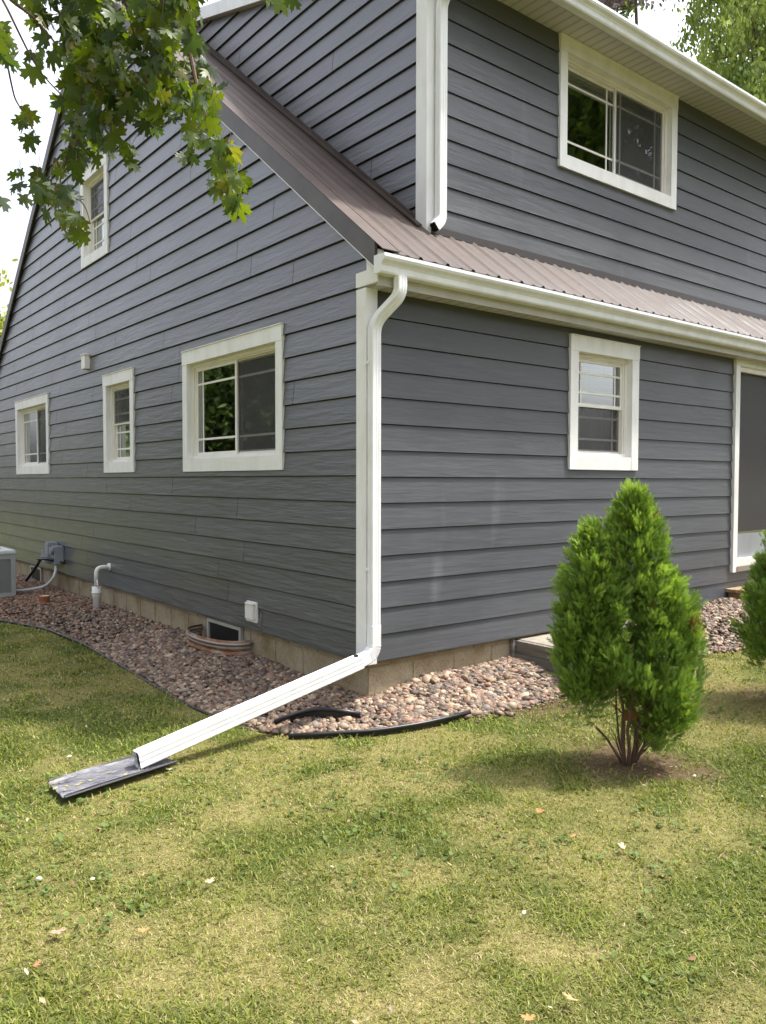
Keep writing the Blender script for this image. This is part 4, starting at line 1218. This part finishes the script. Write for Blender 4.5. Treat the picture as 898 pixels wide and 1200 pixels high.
def cedar(base, lobes, n, label, seed, stems=9, gap=None):
    bx, by = base; bz = gz1(bx, by)
    rt = empty('cedar_shrub', (bx, by, bz), label, 'shrub', 'cedar shrubs along the house')
    r3 = np.random.default_rng(seed)
    P_ = []; Nn = []; Cl = []; Sz = []
    lat = np.array([RX[0], RX[1]]); lat = lat / np.linalg.norm(lat); dep = np.array([FX[0], FX[1]]); dep = dep / np.linalg.norm(dep)
    tot = sum(l[5] for l in lobes)
    Up = []
    PER = 38
    for (lx, ld, h0, h1, prof, wgt) in lobes:
        m_ = max(8, int(n * wgt / tot / PER))
        t = r3.random(m_) ** .85
        th = r3.uniform(0, 2 * math.pi, m_)
        ts = np.linspace(0, 1, len(prof)); rad = np.interp(t, ts, prof)
        lump = 1 + .08 * np.sin(th * 3 + t * 9 + seed) + .07 * np.sin(th * 7 - t * 15 + seed)
        rr = rad * lump * (1 - .42 * r3.random(m_) ** 1.8) * .99 - .035
        h = h0 + (h1 - h0) * t + r3.normal(0, .02, m_) - .05
        cx = lx[0] + (lx[1] - lx[0]) * t; cdp = ld[0] + (ld[1] - ld[0]) * t
        a = cx + rr * np.cos(th); d = cdp + rr * np.sin(th) * .9
        if gap:
            gk = ~((np.abs(a - gap[0]) < gap[1] * (1 + .5 * np.sin(h * 19))) & (h > gap[2]) & (h < gap[3]) & (d < gap[4]))
        else: gk = np.ones(m_, bool)
        a, d, h, th = a[gk], d[gk], h[gk], th[gk]; m_ = len(a)
        wp = np.stack([bx + lat[0] * a + dep[0] * d, by + lat[1] * a + dep[1] * d, bz + h], 1)
        nn = np.stack([lat[0] * np.cos(th) + dep[0] * np.sin(th), lat[1] * np.cos(th) + dep[1] * np.sin(th), np.zeros(m_)], 1)
        u = nn * r3.uniform(.15, .75, (m_, 1)) + np.array([0, 0, 1.]) + r3.normal(0, .20, (m_, 3)); u /= np.linalg.norm(u, axis=1, keepdims=True)
        L = r3.uniform(.07, .13, m_); tone = r3.random(m_)
        q = np.repeat(np.arange(m_), PER); k = len(q)
        tt = r3.random(k) ** .8
        off_ = r3.normal(0, 1, (k, 3)) * (.034 * (1 - .8 * tt) + .004)[:, None]
        pp_ = wp[q] + u[q] * (L[q] * tt)[:, None] + off_
        dirr = u[q] + off_ * 14 * r3.uniform(.3, 1, (k, 1)) + r3.normal(0, .18, (k, 3))
        P_.append(pp_); Nn.append(nn[q]); Up.append(dirr)
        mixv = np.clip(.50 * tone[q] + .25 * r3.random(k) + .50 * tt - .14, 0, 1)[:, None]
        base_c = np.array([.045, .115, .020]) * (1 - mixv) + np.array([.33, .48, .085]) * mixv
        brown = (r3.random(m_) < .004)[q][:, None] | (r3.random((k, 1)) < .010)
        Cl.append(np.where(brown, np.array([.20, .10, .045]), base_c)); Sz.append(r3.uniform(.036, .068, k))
    Up = np.vstack(Up)
    P_ = np.vstack(P_); Nn = np.vstack(Nn); Cl = np.vstack(Cl); Sz = np.concatenate(Sz); m_ = len(P_)
    up = Up
    side = np.cross(Nn, [0, 0, 1.]); hint = side * r3.choice([-1, 1], (m_, 1)) * r3.uniform(.3, 1, (m_, 1)) + Nn * r3.uniform(-.2, 1, (m_, 1)) + r3.normal(0, .25, (m_, 3))
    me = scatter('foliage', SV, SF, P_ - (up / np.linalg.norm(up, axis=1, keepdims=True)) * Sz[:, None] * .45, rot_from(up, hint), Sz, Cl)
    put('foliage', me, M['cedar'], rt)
    bm = bmesh.new()
    for k in range(stems):
        a = r3.uniform(-1, 1); d = r3.uniform(-.6, .6); top = r3.uniform(.6, 1.15)
        r_ = r3.uniform(.005, .011)
        pts = []
        for q in range(7):
            t = q / 6; spread = (.025 + .26 * t ** .85)
            aa = a * spread + .012 * math.sin(q * 2 + k); dd = d * spread
            pts.append((bx + lat[0] * aa + dep[0] * dd, by + lat[1] * aa + dep[1] * dd, bz - .03 + top * t))
        tube(bm, pts, [r_ * (1.2 - .9 * q / 6) for q in range(7)], 6)
        for q in range(3):
            p0 = Vector(pts[2 + q]); dr_ = Vector((r3.normal(), r3.normal(), .7)).normalized()
            tube(bm, [p0, p0 + dr_ * .09, p0 + dr_ * .17 + Vector((0, 0, .03))], [r_ * .5, r_ * .35, r_ * .2], 5)
    for k in range(26):
        a = r3.uniform(0, 6.28); L = r3.uniform(.05, .16); p0 = Vector((bx + .03 * math.cos(a), by + .03 * math.sin(a), bz))
        tube(bm, [p0, p0 + Vector((math.cos(a) * L * .6, math.sin(a) * L * .6, L)), p0 + Vector((math.cos(a) * L * 1.1, math.sin(a) * L * 1.1, L * 1.5))], [.004, .003, .0015], 4)
    done(bm, 'stems', M['twig'], rt)
    return rt, bz
s1, bz1 = cedar(tuple(TREE1), [
    ((.02, .02), (.0, .02), .43, 1.46, [.25, .32, .33, .31, .285, .25, .215, .175, .135, .09, .02], 5.0),
    ((-.19, -.205), (.0, .02), .44, 1.28, [.13, .185, .20, .20, .19, .18, .165, .15, .125, .09, .03], 3.2),
    ((.19, .17), (.0, .0), .20, 1.02, [.10, .17, .205, .21, .205, .185, .15, .08], 2.4),
    ((.13, .17), (-.02, 0), .13, .5, [.05, .10, .14, .14], 0.5),
    ((-.26, -.26), (.0, .0), .34, .9, [.08, .12, .13, .12, .08], 1.0),
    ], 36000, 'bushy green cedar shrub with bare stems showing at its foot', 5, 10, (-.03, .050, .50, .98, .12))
bm = bmesh.new()
lt = Vector((RX[0], RX[1], 0)).normalized(); tp = Vector((TREE1[0], TREE1[1], bz1 + .255)) - Vector((FX[0], FX[1], 0)) * .05
c_ = tp + lt * -.005
poly(bm, [c_ - lt * .036, c_ + lt * .036, c_ + lt * .036 + Vector((0, 0, .05)), c_ - lt * .036 + Vector((0, 0, .05))])
bmesh.ops.solidify(bm, geom=bm.faces[:], thickness=.003)
done(bm, 'plant_tag', M['tagc'], s1)
cedar(tuple(TREE2), [
    ((.0, .02), (.0, .02), .28, 1.35, [.26, .33, .37, .36, .33, .28, .23, .18, .13, .03], 5.0),
    ((-.20, -.15), (.0, .02), .30, 1.0, [.12, .18, .19, .18, .15, .10, .03], 2.0),
    ((.2, .15), (.0, .02), .25, 1.0, [.12, .18, .19, .18, .15, .10, .03], 2.0)], 20000, 'green cedar shrub cut off by the right edge', 11, 8)

# ------------------------------------------------------------------ trees
def in_frame(P_, margin=40):
    d = P_ - CAM; z_ = d @ FX
    px = 449 + 933.5 * (d @ RX) / np.where(z_ > .05, z_, 1); py = 600 - 933.5 * (d @ UX) / np.where(z_ > .05, z_, 1)
    return (z_ > .05) & (px > -margin) & (px < 898 + margin) & (py > -margin) & (py < 1200 + margin)

LV = np.array([(0, -1, 0), (.42, -.35, .06), (.38, .35, .06), (0, 1, 0), (-.38, .35, .06), (-.42, -.35, .06)]); LF = np.array([(0, 1, 2), (0, 2, 3), (0, 3, 4), (0, 4, 5)])
def limb(bm, p0, p1, r0, r1, wob, k=6, r3=random):
    p0 = Vector(p0); p1 = Vector(p1); pts = []; L = (p1 - p0).length
    for i in range(k + 1):
        t = i / k
        pts.append(p0.lerp(p1, t) + Vector((random.gauss(0, 1), random.gauss(0, 1), random.gauss(0, .4))) * wob * L * math.sin(math.pi * t) * .5)
    tube(bm, pts, [r0 + (r1 - r0) * i / k for i in range(k + 1)], 7)
    return pts
def tree(name, base, top, blobs, n, leaf, cols, label, trunk_r=.18, droop=0.0, clump=.35, cull=False, shell=.6, seed=1, group='trees around the yard', sub=9, tone=1.0):
    rt = empty(name, base, label, 'tree', group)
    r3 = np.random.default_rng(seed); random.seed(seed)
    bm = bmesh.new(); tp = Vector(top); bs = Vector(base)
    main = limb(bm, bs - Vector((0, 0, .2)), tp, trunk_r, trunk_r * .35, .03, 8)
    for b_ in blobs:
        c = Vector(b_[:3]); st_ = min(main, key=lambda q: (q - (c - Vector((0, 0, b_[5] * .9)))).length)
        pts = limb(bm, st_, c, trunk_r * .4, .03, .06, 6)
        for _ in range(sub):
            d = Vector((r3.normal(), r3.normal(), r3.normal() * .6)).normalized()
            e_ = c + Vector((d.x * b_[3], d.y * b_[4], d.z * b_[5])) * .75
            if cull and in_frame(np.array([e_[:]]), 60)[0]: continue
            limb(bm, pts[random.choice((3, 4, 5, 6))], e_, .028, .008, .05, 4)
    done(bm, 'trunk', M['bark'], rt)
    P_ = []
    vol = [b_[3] * b_[4] * b_[5] for b_ in blobs]; tv = sum(v ** .7 for v in vol)
    for b_, v in zip(blobs, vol):
        m_ = int(n * v ** .7 / tv); nc = max(6, int(m_ / 55))
        d = r3.normal(size=(nc, 3)); d /= np.linalg.norm(d, axis=1, keepdims=True)
        rr = shell + (1 - shell) * r3.random((nc, 1)) ** .6
        cc_ = np.array(b_[:3]) + d * rr * np.array(b_[3:6]) * r3.uniform(.75, 1.08, (nc, 1))
        k = r3.integers(0, nc, m_)
        sp_ = r3.normal(size=(m_, 3)) * clump * np.array([1, 1, .6])
        if droop: sp_[:, 2] -= np.abs(r3.normal(size=m_)) * droop; sp_[:, :2] *= .45
        P_.append(cc_[k] + sp_)
    P_ = np.vstack(P_)
    if cull: P_ = P_[~in_frame(P_)]
    m_ = len(P_)
    tn = fbm(P_[:, 0] * .9, P_[:, 2] * .9 + P_[:, 1], 3)[:, None]
    c0_, c1_ = np.array(cols[0]), np.array(cols[1])
    h = np.clip(r3.random((m_, 1)) * .6 + (tn - .5) * 1.6 + .2, 0, 1)
    cl_ = (c0_ + (c1_ - c0_) * h) * tone
    yv = r3.normal(size=(m_, 3)) + np.array([0, 0, -.8 - 2 * (droop > 0)])
    me = scatter('crown', LV, LF, P_, rot_from(yv, r3.normal(size=(m_, 3)) + np.array([0, 0, 1.2])), leaf * r3.uniform(.7, 1.3, m_), cl_)
    put('crown', me, M['farleaf'], rt)
    return rt
GR = ((.045, .085, .018), (.15, .22, .045))
def at(px, py, d): return tuple(W(px, py, d))
# drooping tree beyond the house, upper right
q = W(900, 20, 24)
tree('willow_tree', (q[0], q[1], -.3), (q[0], q[1], q[2] - 1.5), [(*W(915, 30, 24), 3.1, 3.1, 3.4), (*W(868, 62, 23), 1.5, 1.6, 1.6), (*W(960, 100, 25), 3.2, 3.2, 3.4), (*W(905, -60, 25), 3, 3, 2.5), (*W(850, -40, 24), 1.6, 1.6, 1.4)],
     34000, .085, ((.13, .19, .045), (.33, .41, .11)), 'feathery drooping green tree behind the house at upper right', .3, .55, .35, seed=3, shell=.35, sub=5)
q = W(745, -60, 28)
tree('purple_leaf_tree', (q[0], q[1], -.3), (q[0], q[1], q[2] - 1), [(*W(742, -24, 28), 1.3, 1.3, 1.3), (*W(712, -14, 28), .8, .8, .6), (*W(815, -45, 28), 1.5, 1.5, 1.5)], 2600, .10, ((.075, .05, .06), (.20, .16, .18)), 'thin purplish tree top showing above the upper gutter', .15, 0, .3, seed=4, shell=.3, sub=8)
q = W(706, -14, 30)
tree('ash_tree', (q[0], q[1], -.3), (q[0], q[1], q[2] - 1), [(*W(718, -10, 30), .9, .9, .7), (*W(738, 2, 30), .5, .5, .4)], 700, .13, GR, 'small green tree tip just above the upper gutter', .12, 0, .25, seed=14, shell=.3, sub=4)
# yellow-green tree far left
q = W(-60, 420, 34)
tree('linden_tree', (q[0], q[1], -.3), (q[0], q[1], q[2]), [(*W(-35, 395, 34), 1.9, 1.9, 2.2), (*W(-5, 400, 34), .75, .75, 1.2), (*W(-20, 335, 35), 1.1, 1.1, .9), (*W(-70, 480, 34), 3, 3, 3)], 6000, .15, ((.16, .20, .03), (.42, .44, .10)), 'yellow green tree beyond the far left roof edge', .22, 0, .4, seed=5, shell=.4)
# trees out of the picture that shade the yard and show in the window glass
tree('added_shade_tree', (4.6, -8.2, -.3), (4.6, -8.2, 5.0), [(4.6, -8.2, 7.2, 2.4, 2.4, 2.0), (2.6, -6.6, 6.2, 1.5, 1.5, 1.0), (6.4, -6.4, 6.6, 1.8, 1.8, 1.4)], 3600, .12, GR, 'unseen leafy tree added behind the viewer at right to dapple the lawn', .2, 0, .45, True, seed=6, group='trees around the yard')  # added out of view so its crown dapples the lawn
tree('tall_oak_tree', (12.5, -9.0, -.3), (12.5, -9.0, 8.0), [(12.5, -9.0, 10.5, 4.2, 4.2, 4.5), (9.5, -6.4, 9.0, 2.4, 2.4, 2.6), (14.5, -5.5, 9.0, 3, 3, 3.4)], 12000, .19, GR, 'tall oak right of the house outside the picture', .3, 0, .6, True, seed=7)
for i, (x_, y_, h_, lab) in enumerate(((-18, 2.5, 8.5, 'round green tree left of the yard'), (-16, 30, 9.5, 'tall green tree left behind the yard'), (-10, 21, 7.5, 'far green tree beyond the left lawn'), (-18, -8, 9, 'green tree behind the viewer at left'), (-4, -14, 8, 'dense green tree behind the viewer'), (5, -17, 9, 'broad green tree across the back yard'), (13, -18, 9, 'far broad tree across the back yard at right'))):
    tree('maple_tree', (x_, y_, -.3), (x_, y_, h_ * .6), [(x_, y_, h_ * .62, 2.9, 2.9, h_ * .36), (x_ + 1.6, y_ + 1.2, h_ * .40, 1.9, 1.9, h_ * .28), (x_ - 1.2, y_ - 1.8, h_ * .42, 2.1, 2.1, h_ * .28)], 17000 if i in (1, 2) else 4200, .15 if i < 3 else .2, ((.035, .065, .016), (.12, .17, .04)), lab, .24, 0, .6, True, seed=20 + i, sub=3)

# ---- the maple that hangs into the picture
mb = (-5.6, .6, float(lawn_z(-5.6, .6)))
mroot = empty('overhanging_maple', mb, 'maple with leafy green branches hanging in from the upper left', 'tree', 'trees around the yard')
CL = [(105, 38, 36, 46, 44, 3.9), (150, 62, 42, 70, 104, 3.9), (205, 38, 32, 52, 84, 3.8), (178, 122, 26, 40, 32, 3.9), (60, 16, 30, 22, 16, 3.9), (48, 70, 16, 28, 8, 3.9), (112, 118, 38, 44, 66, 4.0), (88, 62, 22, 45, 22, 4.0), (100, 172, 36, 22, 26, 4.0),
      (82, 205, 20, 16, 9, 3.9), (34, 222, 20, 20, 12, 3.8), (66, 243, 26, 18, 12, 3.8), (90, 272, 14, 20, 8, 3.8), (28, 146, 12, 13, 5, 3.7), (33, 165, 10, 6, 2, 3.7), (3, 52, 8, 32, 9, 3.5), (8, 80, 8, 8, 3, 3.5),
      (228, 106, 22, 36, 36, 3.7), (240, 148, 18, 26, 22, 3.7), (198, 146, 10, 10, 2, 3.7), (222, 185, 11, 9, 3, 3.7), (262, 188, 16, 24, 17, 3.6), (272, 222, 14, 22, 14, 3.6), (277, 244, 9, 9, 4, 3.6), (152, 196, 9, 16, 5, 3.8),
      (330, -2, 22, 10, 6, 3.5), (366, -6, 8, 6, 2, 3.5), (2, 243, 5, 5, 1, 2.7), (150, -40, 130, 45, 130, 3.9), (60, -30, 70, 40, 60, 3.9)]
P_ = []
for (cx, cy, rx_, ry_, n_, dp) in CL:
    for _ in range(int(n_ * (1.35 if n_ > 15 else 1.25))):
        a = random.uniform(0, 6.283); rr = math.sqrt(random.random())
        P_.append(W(cx + rx_ * rr * math.cos(a), cy + ry_ * rr * math.sin(a) - 10, dp + random.uniform(-.38, .38)))
P_ = np.array(P_); m_ = len(P_)
r3 = np.random.default_rng(9)
ydir = np.stack([r3.normal(0, .55, m_), r3.normal(0, .55, m_), -1 + r3.normal(0, .35, m_)], 1)
toC = CAM - P_; toC /= np.linalg.norm(toC, axis=1, keepdims=True)
hint = unit(m_) * .75 + toC * r3.choice([-1, 1], (m_, 1)) * .6 + np.array([0, 0, .3])
h = r3.random((m_, 1)); yl = (r3.random((m_, 1)) < .07)
cl_ = np.array([.028, .055, .010]) * (1 - h) + np.array([.105, .155, .018]) * h
cl_ = np.where(yl, np.array([.13, .14, .02]), cl_)
R_ = rot_from(ydir, hint); S1 = r3.uniform(.060, .108, m_)
S3 = np.stack([S1 * r3.uniform(.65, 1.1, m_), S1, S1 * r3.uniform(.2, 2.6, m_)], 1)
me = scatter('leaves', MV, MF, P_, R_, S3, cl_)
put('leaves', me, M['leaf'], mroot, True)
bm = bmesh.new()
def tw(pts, r0, r1):
    P = [Vector(W(*p)) for p in pts]; P = smooth_path(P, .3, 4); k = len(P)
    tube(bm, P, [r0 + (r1 - r0) * i / (k - 1) for i in range(k)], 6)
TP = Vector((-5.6, .6, 4.6))
hubp = [(-250, -330, 4.3), (40, -120, 4.0), (140, -30, 3.95), (165, 60, 3.9), (180, 150, 3.9)]
tw(hubp, .03, .004)
tw([(40, -120, 4.0), (150, -60, 3.8), (215, 20, 3.75), (232, 110, 3.7), (255, 180, 3.6), (276, 240, 3.6)], .018, .003)
tw([(40, -120, 4.0), (80, 20, 4.0), (100, 110, 4.0), (72, 205, 3.9), (64, 180, 3.9), (58, 235, 3.85)], .014, .003)
tw([(-60, -90, 3.8), (12, 0, 3.8), (38, 18, 3.8), (58, 42, 3.9), (90, 80, 3.95)], .011, .004)
tw([(-60, -90, 3.8), (4, 0, 3.7), (22, 38, 3.7), (44, 82, 3.8), (90, 130, 3.9)], .006, .003)
tw([(-60, -90, 3.8), (2, 40, 3.5), (12, 92, 3.55), (18, 118, 3.7), (34, 140, 3.7), (42, 158, 3.7)], .006, .002)
tw([(100, 110, 4.0), (85, 190, 3.9), (66, 212, 3.85), (100, 240, 3.8), (106, 262, 3.8)], .006, .002)
tw([(66, 215, 3.85), (45, 218, 3.8), (36, 225, 3.8)], .005, .002)
tw([(150, -60, 3.8), (270, -40, 3.6), (330, -10, 3.5), (366, -8, 3.5)], .012, .003)
tw([(-150, 100, 3.2), (-20, 236, 2.8), (2, 241, 2.7)], .006, .003)
for q in range(0, m_, 2):      # leaf stalks
    p0 = Vector(P_[q]); tube(bm, [p0, p0 + Vector((random.uniform(-.03, .03), random.uniform(-.03, .03), .06))], .0011, 4)
P0 = [Vector(W(-250, -330, 4.3)), Vector((-4.8, .6, 4.6)), Vector((-5.55, .6, 3.6))]
tube(bm, smooth_path(P0, .4, 4), .03, 7)
done(bm, 'branch', M['twig'], mroot)
bm = bmesh.new(); limb(bm, mb, (-5.6, .6, 6.5), .20, .07, .02, 8)
ends = [(-7.2, 1.8, 6.8), (-6.8, -.8, 6.6), (-4.8, 2.2, 7.0), (-4.4, -.6, 6.2), (-5.5, .6, 8.2)]
for e_ in ends: limb(bm, (-5.6, .6, 3.4 + random.random()), e_, .07, .02, .06)
done(bm, 'trunk', M['bark'], mroot)
nn_ = 5200
cc_ = np.array(ends)[r3.integers(0, 5, nn_)] + r3.normal(size=(nn_, 3)) * np.array([.85, .85, .7])
cc_ = cc_[~in_frame(cc_, 60)]; m2 = len(cc_)
me = scatter('crown', LV, LF, cc_, rot_from(r3.normal(size=(m2, 3)) + np.array([0, 0, -.8]), r3.normal(size=(m2, 3)) + np.array([0, 0, 1.])), r3.uniform(.07, .12, m2), np.array([.05, .095, .02]) + r3.random((m2, 1)) * np.array([.07, .09, .02]))
put('crown', me, M['farleaf'], mroot)

# ------------------------------------------------------------------ power cables in the sky
for (a, b_, lab) in (((-200, 112), (180, 174), 'uppermost thin power cable crossing the white sky at left'), ((-200, 146), (180, 226), 'second thin power cable crossing the white sky at left'), ((-200, 228), (160, 276), 'lowest faint power cable in the sky at left')):
    bm = bmesh.new()
    A_, B_ = Vector(W(a[0], a[1], 30)), Vector(W(b_[0], b_[1], 30)); pts = [A_.lerp(B_, t) - Vector((0, 0, .25 * math.sin(math.pi * t))) for t in np.linspace(0, 1, 12)]
    tube(bm, pts, .010, 5)
    tag(done(bm, 'power_cable', M['wire']), lab, 'cable', 'power cables in the sky')
